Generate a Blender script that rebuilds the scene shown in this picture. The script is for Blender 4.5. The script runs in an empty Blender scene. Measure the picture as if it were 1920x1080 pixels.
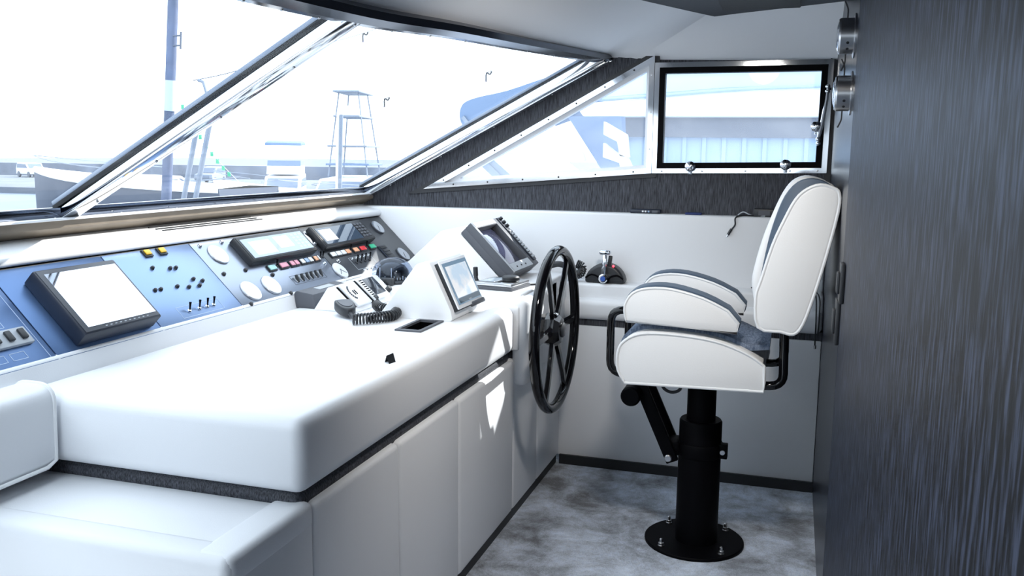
import bpy, bmesh, math, random
from mathutils import Vector, Matrix
random.seed(7)
C = bpy.context.scene.collection
S = bpy.context.scene
V = Vector

# ---------------------------------------------------------------- camera
yaw, pitch, roll = -0.306207542, 0.149077717, 0.00973129
cy, sy = math.cos(yaw), math.sin(yaw)
right, fwd, up = V((cy, -sy, 0)), V((sy, cy, 0)), V((0, 0, 1))
cp, sp = math.cos(pitch), math.sin(pitch)
f2, u2 = fwd*cp - up*sp, up*cp + fwd*sp
cr, sr = math.cos(roll), math.sin(roll)
r3, u3 = right*cr + u2*sr, u2*cr - right*sr
cam = bpy.data.cameras.new('camera')
cam.sensor_width = 36
cam.lens = 36*1661.86/1920
cam.clip_start = 0.02
cam.clip_end = 2000
camo = bpy.data.objects.new('camera', cam)
C.objects.link(camo)
camo.matrix_world = Matrix(((r3.x, u3.x, -f2.x, 0), (r3.y, u3.y, -f2.y, 0), (r3.z, u3.z, -f2.z, 1.45), (0, 0, 0, 1)))
S.camera = camo

# ---------------------------------------------------------------- sky, sun, exposure
world = bpy.data.worlds.new('sky')
S.world = world
world.use_nodes = True
wb = world.node_tree.nodes['Background']
wb.inputs[0].default_value = (0.80, 0.905, 1.0, 1)
wb.inputs[1].default_value = 2.9
sun = bpy.data.lights.new('sun', 'SUN')
sun.energy = 9.0
sun.angle = math.radians(0.8)
sun.color = (1.0, 0.95, 0.86)
suno = bpy.data.objects.new('sun', sun)
C.objects.link(suno)
suno.rotation_euler = V((0.80, 1.02, 0.86)).to_track_quat('Z', 'Y').to_euler()
S.view_settings.view_transform = 'Standard'
S.view_settings.look = 'None'
S.view_settings.gamma = 1
S.view_settings.exposure = 0.08
S.view_settings.use_curve_mapping = False
S.cycles.max_bounces = 24
S.cycles.diffuse_bounces = 12
S.cycles.transparent_max_bounces = 16

# ---------------------------------------------------------------- materials
def nodes(name):
    m = bpy.data.materials.new(name)
    m.use_nodes = True
    nt = m.node_tree
    return m, nt, nt.nodes['Principled BSDF']

def mat(name, col, rough=0.5, metal=0.0, spec=0.5, bump=0.0, bscale=200.0, coat=0.0, var=0.0, vscale=6.0, sub=0.0):
    m, nt, b = nodes(name)
    b.inputs['Base Color'].default_value = (*col, 1)
    b.inputs['Roughness'].default_value = rough
    b.inputs['Metallic'].default_value = metal
    b.inputs['Specular IOR Level'].default_value = spec
    b.inputs['Coat Weight'].default_value = coat
    tc = nt.nodes.new('ShaderNodeTexCoord')
    if bump or var:
        if bump:
            n = nt.nodes.new('ShaderNodeTexNoise'); n.inputs['Scale'].default_value = bscale; n.inputs['Detail'].default_value = 3
            nt.links.new(tc.outputs['Object'], n.inputs['Vector'])
            bp = nt.nodes.new('ShaderNodeBump'); bp.inputs['Strength'].default_value = bump; bp.inputs['Distance'].default_value = 0.002
            nt.links.new(n.outputs['Fac'], bp.inputs['Height']); nt.links.new(bp.outputs['Normal'], b.inputs['Normal'])
        if var:
            n = nt.nodes.new('ShaderNodeTexNoise'); n.inputs['Scale'].default_value = vscale; n.inputs['Detail'].default_value = 4
            nt.links.new(tc.outputs['Object'], n.inputs['Vector'])
            r = nt.nodes.new('ShaderNodeValToRGB')
            r.color_ramp.elements[0].position = 0.3; r.color_ramp.elements[1].position = 0.7
            r.color_ramp.elements[0].color = (*[c*(1-var) for c in col], 1)
            r.color_ramp.elements[1].color = (*[min(1, c*(1+var)) for c in col], 1)
            nt.links.new(n.outputs['Fac'], r.inputs['Fac']); nt.links.new(r.outputs['Color'], b.inputs['Base Color'])
    return m

def streak_mat(name, c0, c1, scale, rough, coat=0.0, p0=0.35, p1=0.72, spec=0.5, bump=0.15):
    m, nt, b = nodes(name)
    tc = nt.nodes.new('ShaderNodeTexCoord'); mp = nt.nodes.new('ShaderNodeMapping'); mp.inputs['Scale'].default_value = scale
    nt.links.new(tc.outputs['Object'], mp.inputs['Vector'])
    n = nt.nodes.new('ShaderNodeTexNoise'); n.inputs['Scale'].default_value = 1.0; n.inputs['Detail'].default_value = 3; n.inputs['Roughness'].default_value = 0.6
    nt.links.new(mp.outputs['Vector'], n.inputs['Vector'])
    r = nt.nodes.new('ShaderNodeValToRGB')
    r.color_ramp.elements[0].position = p0; r.color_ramp.elements[1].position = p1
    r.color_ramp.elements[0].color = (*c0, 1); r.color_ramp.elements[1].color = (*c1, 1)
    nt.links.new(n.outputs['Fac'], r.inputs['Fac']); nt.links.new(r.outputs['Color'], b.inputs['Base Color'])
    b.inputs['Roughness'].default_value = rough; b.inputs['Coat Weight'].default_value = coat; b.inputs['Coat Roughness'].default_value = 0.3
    b.inputs['Specular IOR Level'].default_value = spec
    bp = nt.nodes.new('ShaderNodeBump'); bp.inputs['Strength'].default_value = bump; bp.inputs['Distance'].default_value = 0.001
    nt.links.new(n.outputs['Fac'], bp.inputs['Height']); nt.links.new(bp.outputs['Normal'], b.inputs['Normal'])
    return m

def carpet_mat():
    m, nt, b = nodes('carpet')
    tc = nt.nodes.new('ShaderNodeTexCoord')
    n = nt.nodes.new('ShaderNodeTexNoise'); n.inputs['Scale'].default_value = 5.0; n.inputs['Detail'].default_value = 6; n.inputs['Distortion'].default_value = 0.25; n.inputs['Roughness'].default_value = 0.68
    n2 = nt.nodes.new('ShaderNodeTexNoise'); n2.inputs['Scale'].default_value = 260; n2.inputs['Detail'].default_value = 2
    for q in (n, n2): nt.links.new(tc.outputs['Object'], q.inputs['Vector'])
    r = nt.nodes.new('ShaderNodeValToRGB')
    r.color_ramp.elements[0].position = 0.36; r.color_ramp.elements[1].position = 0.66
    r.color_ramp.elements[0].color = (0.13, 0.137, 0.152, 1); r.color_ramp.elements[1].color = (0.68, 0.76, 0.90, 1)
    nt.links.new(n.outputs['Fac'], r.inputs['Fac'])
    mx = nt.nodes.new('ShaderNodeMixRGB'); mx.blend_type = 'OVERLAY'; mx.inputs[0].default_value = 0.55
    nt.links.new(r.outputs['Color'], mx.inputs[1]); nt.links.new(n2.outputs['Fac'], mx.inputs[2]); nt.links.new(mx.outputs[0], b.inputs['Base Color'])
    b.inputs['Roughness'].default_value = 0.95; b.inputs['Sheen Weight'].default_value = 0.3; b.inputs['Specular IOR Level'].default_value = 0.1
    bp = nt.nodes.new('ShaderNodeBump'); bp.inputs['Strength'].default_value = 0.7; bp.inputs['Distance'].default_value = 0.006
    nt.links.new(n2.outputs['Fac'], bp.inputs['Height']); nt.links.new(bp.outputs['Normal'], b.inputs['Normal'])
    return m

def glass_mat(name, tint=(0.97, 0.985, 1.0), refl=1.0, haze=0.0):
    m = bpy.data.materials.new(name); m.use_nodes = True
    nt = m.node_tree; nt.nodes.clear()
    o = nt.nodes.new('ShaderNodeOutputMaterial'); t = nt.nodes.new('ShaderNodeBsdfTransparent'); g = nt.nodes.new('ShaderNodeBsdfGlossy')
    t.inputs[0].default_value = (*tint, 1); g.inputs['Roughness'].default_value = 0.02
    lw = nt.nodes.new('ShaderNodeLayerWeight'); lw.inputs[0].default_value = 0.5
    pw = nt.nodes.new('ShaderNodeMath'); pw.operation = 'POWER'; pw.inputs[1].default_value = 5.0
    nt.links.new(lw.outputs['Facing'], pw.inputs[0])
    mu = nt.nodes.new('ShaderNodeMath'); mu.operation = 'MULTIPLY_ADD'; mu.inputs[1].default_value = 0.6*refl; mu.inputs[2].default_value = 0.03*refl
    nt.links.new(pw.outputs[0], mu.inputs[0])
    mx = nt.nodes.new('ShaderNodeMixShader')
    nt.links.new(mu.outputs[0], mx.inputs[0]); nt.links.new(t.outputs[0], mx.inputs[1]); nt.links.new(g.outputs[0], mx.inputs[2])
    last = mx
    if haze:  # noisy pale veil put into the glass for a washed-out haze
        d = nt.nodes.new('ShaderNodeBsdfDiffuse'); d.inputs[0].default_value = (0.9, 0.95, 1, 1)
        tl = nt.nodes.new('ShaderNodeBsdfTranslucent'); tl.inputs[0].default_value = (0.9, 0.95, 1, 1)
        dd = nt.nodes.new('ShaderNodeMixShader'); dd.inputs[0].default_value = 0.6
        nt.links.new(d.outputs[0], dd.inputs[1]); nt.links.new(tl.outputs[0], dd.inputs[2])
        n = nt.nodes.new('ShaderNodeTexNoise'); n.inputs['Scale'].default_value = 4; n.inputs['Detail'].default_value = 6
        mm = nt.nodes.new('ShaderNodeMath'); mm.operation = 'MULTIPLY'; mm.inputs[1].default_value = haze*2
        nt.links.new(n.outputs['Fac'], mm.inputs[0])
        m2 = nt.nodes.new('ShaderNodeMixShader')
        nt.links.new(mm.outputs[0], m2.inputs[0]); nt.links.new(mx.outputs[0], m2.inputs[1]); nt.links.new(dd.outputs[0], m2.inputs[2])
        last = m2
    nt.links.new(last.outputs[0], o.inputs[0])
    return m

def screen_mat(name, col, em, rough=0.05, base=(0.02, 0.025, 0.03), noise=None, spec=0.8):
    m, nt, b = nodes(name)
    b.inputs['Base Color'].default_value = (*base, 1); b.inputs['Roughness'].default_value = rough
    b.inputs['Specular IOR Level'].default_value = spec
    b.inputs['Emission Color'].default_value = (*col, 1); b.inputs['Emission Strength'].default_value = em
    if noise:
        tc = nt.nodes.new('ShaderNodeTexCoord')
        n = nt.nodes.new('ShaderNodeTexNoise'); n.inputs['Scale'].default_value = noise[0]; n.inputs['Detail'].default_value = 5
        nt.links.new(tc.outputs['Object'], n.inputs['Vector'])
        r = nt.nodes.new('ShaderNodeValToRGB'); r.color_ramp.elements[0].position = 0.42; r.color_ramp.elements[1].position = 0.58
        r.color_ramp.elements[0].color = (*noise[1], 1); r.color_ramp.elements[1].color = (*col, 1)
        nt.links.new(n.outputs['Fac'], r.inputs['Fac']); nt.links.new(r.outputs['Color'], b.inputs['Emission Color'])
    return m

LEATHER = mat('white_leather', (0.78, 0.795, 0.82), 0.42, bump=0.12, bscale=330)
LEATHER2 = mat('chair_leather', (0.80, 0.80, 0.80), 0.45, bump=0.15, bscale=300)
HEADLINER = mat('headliner_suede', (0.86, 0.87, 0.89), 0.85, bump=0.2, bscale=350, spec=0.2)
PIPING = mat('piping_white', (0.78, 0.79, 0.80), 0.4)
VENEER = streak_mat('dark_veneer', (0.002, 0.0025, 0.005), (0.062, 0.074, 0.115), (95, 95, 13), 0.47, spec=0.2, bump=0.30, p0=0.45, p1=0.66)
VENEERG = streak_mat('smooth_dark_veneer', (0.002, 0.0025, 0.005), (0.030, 0.037, 0.058), (95, 95, 13), 0.30, spec=0.4, bump=0.05, p0=0.45, p1=0.66)
VENEERW = streak_mat('dark_wallcovering', (0.007, 0.008, 0.012), (0.10, 0.105, 0.125), (420, 420, 22), 0.6, spec=0.3)
DARKTRIM = mat('black_trim', (0.012, 0.013, 0.016), 0.5)
DARKCEIL = mat('dark_ceiling', (0.04, 0.045, 0.055), 0.8, bump=0.2, bscale=300)
CARPET = carpet_mat()
CHROMEREFL = mat('chrome_with_dark_reflection', (0.10, 0.115, 0.15), 0.12, metal=1.0)  # chrome frames whose dark reflection is put into the base colour
CHROME = mat('chrome', (0.80, 0.83, 0.87), 0.08, metal=1.0)
STEEL = mat('brushed_steel', (0.55, 0.56, 0.58), 0.28, metal=1.0)
BLACKGLOSS = mat('black_gloss', (0.003, 0.003, 0.004), 0.07, spec=0.4, coat=0.0)
BLACK = mat('black_satin', (0.002, 0.002, 0.003), 0.5, spec=0.06)
BLACKPLASTIC = mat('black_plastic', (0.016, 0.018, 0.022), 0.42, bump=0.1, bscale=500)
NAVYPLASTIC = mat('navy_black_plastic', (0.012, 0.017, 0.032), 0.4, bump=0.1, bscale=500)
GREYPLASTIC = mat('grey_plastic', (0.075, 0.08, 0.095), 0.5, bump=0.1, bscale=500)
LIGHTGREY = mat('light_grey_plastic', (0.42, 0.45, 0.49), 0.4)
WHITEPAINT = mat('white_paint', (0.80, 0.82, 0.85), 0.35)
BLUEFABRIC = streak_mat('blue_grey_ribbed_fabric', (0.085, 0.115, 0.175), (0.24, 0.29, 0.38), (160, 60, 60), 0.85, spec=0.2)
BLUEVINYL = mat('blue_grey_vinyl', (0.055, 0.085, 0.13), 0.5, bump=0.1)
TAN = mat('tan_sill', (0.17, 0.14, 0.108), 0.6, var=0.15, vscale=8)
PANELNAVY = mat('navy_panel', (0.105, 0.18, 0.345), 0.36, metal=0.75, spec=0.6, bump=0.05, bscale=900)
PANELPALE = mat('pale_blue_panel', (0.24, 0.34, 0.54), 0.34, metal=0.75, spec=0.6, bump=0.05, bscale=900)
PANELGREY = mat('grey_metal_panel', (0.34, 0.38, 0.46), 0.30, metal=0.85, bump=0.05, bscale=900)
PANELBLACK = mat('black_panel', (0.025, 0.028, 0.036), 0.34, spec=0.6)
GLASS = glass_mat('window_glass', refl=0.3, haze=0.03)
GLASS2 = glass_mat('side_window_glass', (0.93, 0.96, 1.0), refl=0.4, haze=0.06)
DOME = glass_mat('compass_dome_glass', (0.62, 0.68, 0.78), refl=1.1)
DIAL = mat('gauge_dial', (0.80, 0.84, 0.90), 0.12, spec=0.9, coat=0.6)
DIALGLASS = mat('smoky_gauge_glass', (0.24, 0.27, 0.32), 0.06, spec=1.0, coat=1.0)
MIRROR = mat('glossy_screen_glass', (0.62, 0.66, 0.72), 0.02, metal=1.0)
SCR_BLUE = screen_mat('lit_blue_screen', (0.55, 0.74, 1.0), 0.75)
SCR_WHITE = screen_mat('lit_white_window', (0.93, 0.97, 1.0), 1.1)
SCR_DARK = screen_mat('dim_screen', (0.10, 0.17, 0.30), 0.35, rough=0.03)
SCR_CHART = screen_mat('lit_chart_screen', (0.93, 0.96, 1.0), 0.85, noise=(14, (0.62, 0.78, 0.95)))
SCR_FRAME = screen_mat('chart_screen_border', (0.30, 0.47, 0.66), 0.55)
SCR_BAR = screen_mat('chart_screen_bar', (0.10, 0.16, 0.22), 0.5)
CRT = mat('crt_glass', (0.055, 0.06, 0.11), 0.04, spec=1.0, coat=1.0)
YELLOW = mat('yellow_plastic', (0.85, 0.50, 0.03), 0.4)
RED = mat('red_plastic', (0.70, 0.03, 0.04), 0.35)
PINK = mat('pink_plastic', (0.75, 0.33, 0.42), 0.35)
TEAL = mat('teal_plastic', (0.38, 0.66, 0.66), 0.35)
GREEN = mat('green_plastic', (0.03, 0.42, 0.22), 0.35)
ORANGE = mat('orange_plastic', (0.85, 0.42, 0.24), 0.35)
PALEBLUE = mat('pale_blue_plastic', (0.30, 0.42, 0.60), 0.35)
BLUEBADGE = mat('blue_badge', (0.05, 0.12, 0.45), 0.25)
REDLED = screen_mat('red_lamp', (1.0, 0.05, 0.08), 4.0)
PRINT = mat('printed_lines', (0.45, 0.56, 0.74), 0.5)

# ---------------------------------------------------------------- mesh helpers
def nb(): return bmesh.new()

def _bevel(bm, edges, r, seg):
    if r > 0 and edges:
        bmesh.ops.bevel(bm, geom=edges, offset=r, segments=seg, profile=0.5, affect='EDGES', clamp_overlap=True)

def box(bm, lo, hi, r=0.0, seg=2, M=None):
    t = bmesh.new()
    bmesh.ops.create_cube(t, size=1)
    for v in t.verts:
        v.co = V([(lo[i]+hi[i])/2 + v.co[i]*(hi[i]-lo[i]) for i in range(3)])
    _bevel(t, t.edges[:], r, seg)
    return merge(bm, t, M)

def merge(bm, t, M=None):
    if M is not None: bmesh.ops.transform(t, matrix=M, verts=t.verts)
    me = bpy.data.meshes.new('tmp'); t.to_mesh(me); t.free()
    bm.from_mesh(me); bpy.data.meshes.remove(me)
    return bm

def prism(bm, pts, a, b, axis='y', r=0.0, seg=2, M=None, capang=0.5):
    """pts: 2D outline; extruded from a to b along axis. y: (x,z); x: (y,z); z: (x,y)"""
    f = {'y': lambda p, d: (p[0], d, p[1]), 'x': lambda p, d: (d, p[0], p[1]), 'z': lambda p, d: (p[0], p[1], d)}[axis]
    t = bmesh.new()
    A = [t.verts.new(f(p, a)) for p in pts]; B = [t.verts.new(f(p, b)) for p in pts]
    n = len(pts)
    t.faces.new(A); t.faces.new(B[::-1])
    for i in range(n): t.faces.new((A[i], B[i], B[(i+1) % n], A[(i+1) % n]))
    bmesh.ops.recalc_face_normals(t, faces=t.faces)
    if r > 0:
        t.normal_update()
        _bevel(t, [e for e in t.edges if len(e.link_faces) == 2 and e.calc_face_angle(0) > capang], r, seg)
    return merge(bm, t, M)

def smooth(pts, n=6, closed=True):
    out = []; N = len(pts)
    for i in range(N if closed else N-1):
        g = lambda k: V(pts[k % N]) if closed else V(pts[max(0, min(N-1, k))])
        p0, p1, p2, p3 = g(i-1), g(i), g(i+1), g(i+2)
        for j in range(n):
            t = j/n
            out.append(tuple(0.5*((2*p1) + (p2-p0)*t + (2*p0-5*p1+4*p2-p3)*t*t + (3*p1-p0-3*p2+p3)*t**3)))
    if not closed: out.append(tuple(pts[-1]))
    return out

def rounded(pts, r, n=4):
    """round the corners of a 2D polygon or of an open/closed 3D polyline"""
    out = []; N = len(pts)
    for i in range(N):
        p, a, b = V(pts[i]), V(pts[i-1]), V(pts[(i+1) % N])
        da, db = (a-p), (b-p)
        rr = min(r, da.length*0.45, db.length*0.45)
        s, e = p + da.normalized()*rr, p + db.normalized()*rr
        for j in range(n+1):
            t = j/n
            out.append(tuple(s*(1-t)**2 + p*2*t*(1-t) + e*t*t))
    return out

def rpath(pts, r, n=5):
    q = rounded(pts, r, n)
    return [tuple(pts[0])] + q[n+1:-(n+1)] + [tuple(pts[-1])]

def tube(bm, pts, r, n=10, closed=False, rad=None):
    P = [V(p) for p in pts]; N = len(P)
    tan = []
    for i in range(N):
        if closed: d = P[(i+1) % N]-P[i-1]
        else: d = P[min(i+1, N-1)]-P[max(i-1, 0)]
        tan.append(d.normalized())
    up0 = V((0, 0, 1)) if abs(tan[0].z) < 0.9 else V((1, 0, 0))
    nrm = (up0 - tan[0]*up0.dot(tan[0])).normalized()
    rings = []
    for i in range(N):
        if i: nrm = (nrm - tan[i]*nrm.dot(tan[i])).normalized()
        bi = tan[i].cross(nrm); rr = rad[i] if rad else r
        rings.append([bm.verts.new(P[i] + (nrm*math.cos(2*math.pi*k/n) + bi*math.sin(2*math.pi*k/n))*rr) for k in range(n)])
    for i in range(N if closed else N-1):
        a, b = rings[i], rings[(i+1) % N]
        off = 0
        if closed and i == N-1:
            off = min(range(n), key=lambda o: (a[0].co-b[o].co).length)
        for k in range(n): bm.faces.new((a[k], a[(k+1) % n], b[(k+1+off) % n], b[(k+off) % n]))
    if not closed:
        bm.faces.new(rings[0][::-1]); bm.faces.new(rings[-1])
    return bm

def lathe(bm, prof, c, ax=(0, 0, 1), n=28, cap=True):
    """prof: (radius, height) along ax from c"""
    ax = V(ax).normalized(); c = V(c)
    u = ax.orthogonal().normalized(); w = ax.cross(u)
    rings = []
    for r, h in prof:
        if r < 1e-6: rings.append([bm.verts.new(c+ax*h)])
        else: rings.append([bm.verts.new(c + ax*h + (u*math.cos(2*math.pi*k/n) + w*math.sin(2*math.pi*k/n))*r) for k in range(n)])
    for a, b in zip(rings, rings[1:]):
        for k in range(n):
            if len(a) == 1 and len(b) == 1: continue
            if len(a) == 1: bm.faces.new((a[0], b[k], b[(k+1) % n]))
            elif len(b) == 1: bm.faces.new((a[k], b[0], a[(k+1) % n]))
            else: bm.faces.new((a[k], b[k], b[(k+1) % n], a[(k+1) % n]))
    if cap:
        if len(rings[0]) > 1: bm.faces.new(rings[0])
        if len(rings[-1]) > 1: bm.faces.new(rings[-1][::-1])
    return bm

def cyl(bm, a, b, r, n=20, bev=0.0):
    a, b = V(a), V(b); L = (b-a).length
    bev = min(bev, r*0.5, L*0.4)
    prof = [(r, 0), (r, L)] if bev <= 0 else [(r-bev, 0), (r, bev), (r, L-bev), (r-bev, L)]
    return lathe(bm, prof, a, b-a, n)

def sphere(bm, c, r, sc=(1, 1, 1), u=20, v=12):
    t = bmesh.new(); bmesh.ops.create_uvsphere(t, u_segments=u, v_segments=v, radius=r)
    return merge(bm, t, Matrix.Translation(V(c)) @ Matrix.Diagonal((*sc, 1)))

def strip(bm, rows):
    """rows of 3D points (same length) -> quads"""
    R = [[bm.verts.new(p) for p in row] for row in rows]
    for a, b in zip(R, R[1:]):
        for i in range(len(a)-1): bm.faces.new((a[i], a[i+1], b[i+1], b[i]))
    return bm

def sweep(bm, prof, path, frame):
    """closed profile (a,b) placed at each path point with frame(i)->(ua,ub)"""
    rings = []
    for i, p in enumerate(path):
        ua, ub = frame(i)
        rings.append([bm.verts.new(V(p) + ua*a + ub*b) for a, b in prof])
    n = len(prof)
    for a, b in zip(rings, rings[1:]):
        for k in range(n): bm.faces.new((a[k], a[(k+1) % n], b[(k+1) % n], b[k]))
    bm.faces.new(rings[0][::-1]); bm.faces.new(rings[-1])
    return bm

def bar(bm, a, b, w, h, upv=(0, 0, 1), r=0.0, ext=0.0):
    """rectangular bar from a to b, w across, h along upv"""
    a, b = V(a), V(b); d = (b-a); L = d.length; d.normalize()
    a = a - d*ext; L += 2*ext
    u = V(upv); u = (u - d*u.dot(d)).normalized(); s = d.cross(u)
    M = Matrix(((d.x, s.x, u.x, a.x), (d.y, s.y, u.y, a.y), (d.z, s.z, u.z, a.z), (0, 0, 0, 1)))
    return box(bm, (0, -w/2, -h/2), (L, w/2, h/2), r, 2, M)

def root_loc(o):
    while o.parent: o = o.parent
    return o.location.copy()

def obj(name, bm, m, parent=None, sharp=0.6, kind=None, label=None):
    bmesh.ops.recalc_face_normals(bm, faces=bm.faces)
    if parent is not None:
        bmesh.ops.translate(bm, vec=-root_loc(parent), verts=bm.verts)
        loc = V((0, 0, 0))
    else:
        lo = V([min(v.co[i] for v in bm.verts) for i in range(3)]); hi = V([max(v.co[i] for v in bm.verts) for i in range(3)])
        loc = V(((lo.x+hi.x)/2, (lo.y+hi.y)/2, lo.z))
        bmesh.ops.translate(bm, vec=-loc, verts=bm.verts)
    me = bpy.data.meshes.new(name); bm.to_mesh(me); bm.free()
    me.materials.append(m)
    for p in me.polygons: p.use_smooth = True
    me.set_sharp_from_angle(angle=sharp)
    o = bpy.data.objects.new(name, me); C.objects.link(o)
    o.location = loc
    if parent is not None: o.parent = parent
    if kind: o['kind'] = kind
    if label: o['label'] = label
    return o

def thing(name, label, cat, loc, group=None):
    o = bpy.data.objects.new(name, None); C.objects.link(o)
    o.location = loc; o.empty_display_size = 0.1
    o['label'] = label; o['category'] = cat
    if group: o['group'] = group
    return o

def struct(name, loc=(0, 0, 0)):
    o = bpy.data.objects.new(name, None); C.objects.link(o); o.location = loc; o['kind'] = 'structure'
    return o

def tag(o, label, cat, group=None):
    o['label'] = label; o['category'] = cat
    if group: o['group'] = group
    return o

def dup(root, delta, label=None, group=None):
    r = root.copy(); C.objects.link(r); r.location = root.location + V(delta)
    if label: r['label'] = label
    if group: r['group'] = group
    for ch in list(root.children):
        c = ch.copy(); C.objects.link(c); c.parent = r
        for g in list(ch.children):
            d = g.copy(); C.objects.link(d); d.parent = c
    return r

PORT = -0.9          # port end of what is built
XB = 0.145           # face of the dark bulkhead

# ================================================================ SETTING
obj('floor', box(nb(), (-1.12, PORT, -0.06), (0.9, 4.3, 0.0)), CARPET, kind='structure')

# dark bulkhead beside the camera
wa = struct('wall_aft', (XB, 2, 0))
obj('veneer_panel', box(nb(), (XB, PORT, 0), (XB+0.06, 2.716, 2.3)), VENEER, wa)
obj('corner_panel', box(nb(), (XB, 2.719, 0), (XB+0.06, 4.3, 2.3)), VENEERG, wa)
obj('joint', box(nb(), (XB+0.003, 2.71, 0), (XB+0.05, 2.725, 2.3)), DARKTRIM, wa)

# port side: low wall and open window above it
wl = struct('wall_left', (-1, PORT, 0))
obj('lower_panel', box(nb(), (-2.6, PORT-0.06, 0), (XB, PORT, 1.28), 0.004), LEATHER, wl)
obj('upper_panel', box(nb(), (-1.1, PORT-0.06, 1.80), (XB, PORT, 2.12), 0.004), HEADLINER, wl)

# starboard side
wr = struct('wall_right', (-0.4, 3.944, 0))
bm = nb()
box(bm, (-1.02, 3.944, 0.04), (-0.353, 4.0, 0.672), 0.006); box(bm, (-0.349, 3.944, 0.04), (XB-0.001, 4.0, 0.672), 0.006)
obj('lower_panel', bm, LEATHER, wr)
obj('hull_lining', box(nb(), (-2.75, 4.201, -0.1), (XB+0.06, 4.26, 1.16)), DARKTRIM, wr)
obj('hull_front', box(nb(), (-2.75, PORT, -0.1), (-2.2, 4.095, 1.13)), DARKTRIM, kind='structure')
obj('reveal_strip', box(nb(), (-1.02, 3.955, 0.66), (XB, 4.0, 0.71)), VENEERW, wr)
obj('bolster', box(nb(), (-1.02, 3.925, 0.702), (XB-0.001, 4.05, 0.80), 0.03, 4), LEATHER, wr)
obj('ledge_box', box(nb(), (-1.0, 3.97, 0.74), (XB-0.001, 4.2, 0.866), 0.014, 3), LEATHER, wr)
obj('upper_panel', box(nb(), (-2.6, 4.10, 0.6), (XB-0.001, 4.2, 1.186), 0.012, 3), LEATHER, wr)
pts = [(-2.7, 1.15), (XB, 1.15), (XB, 1.383), (-0.63, 1.372), (-1.785, 1.274), (-0.70, 1.877), (-0.715, 1.915), (-0.795, 1.912), (-2.07, 1.242), (-2.16, 1.20), (-2.7, 1.20)]
obj('wallcovering', prism(nb(), pts, 4.172, 4.24, 'y'), VENEERW, wr)
bm = nb(); box(bm, (0.118, 4.165, 1.34), (XB+0.02, 4.25, 1.90)); obj('corner_post', bm, DARKTRIM, wr)
bm = nb(); box(bm, (-0.74, 4.176, 1.872), (XB+0.02, 4.26, 2.15)); prism(bm, [(-0.95, 1.93), (-0.86, 1.895), (-0.70, 1.875), (-0.70, 2.1), (-0.95, 2.1)], 4.176, 4.26, 'y'); obj('head_rail', bm, VENEERW, wr)
obj('baseboard_right', box(nb(), (-1.0, 3.93, 0.0), (XB, 3.95, 0.045)), DARKTRIM, kind='structure')

# ceiling: dark flat panel and pale headliner
def lerp(a, b, t): return a + (b-a)*t
HEAD = [(-1.16, PORT, 1.745), (-1.13, 0.5, 1.765), (-1.105, 1.5, 1.782), (-1.095, 1.84, 1.790), (-1.077, 2.175, 1.802), (-1.032, 2.593, 1.826), (-0.988, 3.097, 1.849), (-0.935, 3.659, 1.876), (-0.886, 4.185, 1.902)]
HEAD = smooth(HEAD, 4, closed=False)
QE = [(-0.95, PORT), (-0.93, 0.8), (-0.87, 2.0), (-0.78, 2.9), (-0.613, 3.554), (-0.40, 3.989)]
def qx(y):
    for (x0, y0), (x1, y1) in zip(QE, QE[1:]):
        if y <= y1: return lerp(x0, x1, (y-y0)/(y1-y0))
    return QE[-1][0]
HL = [tuple(p) for p in HEAD] + [(-0.84, 4.184, 1.898), (-0.79, 4.182, 1.893), (-0.736, 4.178, 1.888)]
i0 = min(i for i, p in enumerate(HL) if p[1] > 3.1)
rows = []
for k in range(9):
    t = k/8
    row = []
    for i, (x, y, z) in enumerate(HL):
        s = max(0, (i-i0)/(len(HL)-1-i0))
        yq = y if s == 0 else lerp(HL[i0][1], 3.989, s)
        xq = qx(yq)
        p = V((lerp(x, xq, t), lerp(y, yq, t), lerp(z, 2.05, t)))
        p.z -= 0.022*math.sin(math.pi*t)*(1-s)
        row.append(p)
    rows.append(row)
wc = struct('ceiling', (-0.4, 2, 2.05))
obj('headliner_front', strip(nb(), rows), HEADLINER, wc, sharp=1.2)
bm = nb()
g, q1, q2, a1, a2 = (-0.736, 4.178, 1.888), (-0.40, 3.989, 2.05), (-0.371, 4.042, 2.05), (XB, 4.178, 1.864), (XB, 3.775, 2.055)
v = [bm.verts.new(p) for p in (g, q1, q2, a2, a1)]
bm.faces.new(v)
obj('headliner_side', bm, HEADLINER, wc)
poly = [(x, y) for x, y in QE] + [(-0.371, 4.042), (XB+0.05, 3.775), (XB+0.05, PORT)]
obj('dark_panel', prism(nb(), poly, 2.051, 2.10, 'z'), DARKCEIL, wc)
obj('roof_slab', box(nb(), (-1.0, PORT, 2.12), (XB+0.4, 4.5, 2.2)), DARKCEIL, wc)
bm = nb(); box(bm, (-0.318, 3.0, 2.035), (-0.015, 3.80, 2.05), 0.006); tag(obj('ceiling_hatch', bm, BLACK), 'shiny black panel set into the dark ceiling above the side window', 'ceiling panel')

# ---------------------------------------------------------------- windscreen (window_1)
XW, ZW = -2.105, 1.275
def wsp(x): return ZW + (x-XW)*0.637/1.219
w1 = struct('window_1', (XW, 2.1, ZW))
nW = V((-0.4631, 0, 0.8863)); dW = V((0.8863, 0, 0.4631))
obj('bottom_frame', bar(nb(), (XW+0.01, PORT, ZW-0.008), (XW+0.01, 4.165, ZW-0.008), 0.022, 0.030, r=0.003), CHROMEREFL, w1)
obj('bottom_flange', bar(nb(), (XW+0.034, PORT, ZW-0.026), (XW+0.034, 4.165, ZW-0.026), 0.028, 0.007, r=0.002), WHITEPAINT, w1)
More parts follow.
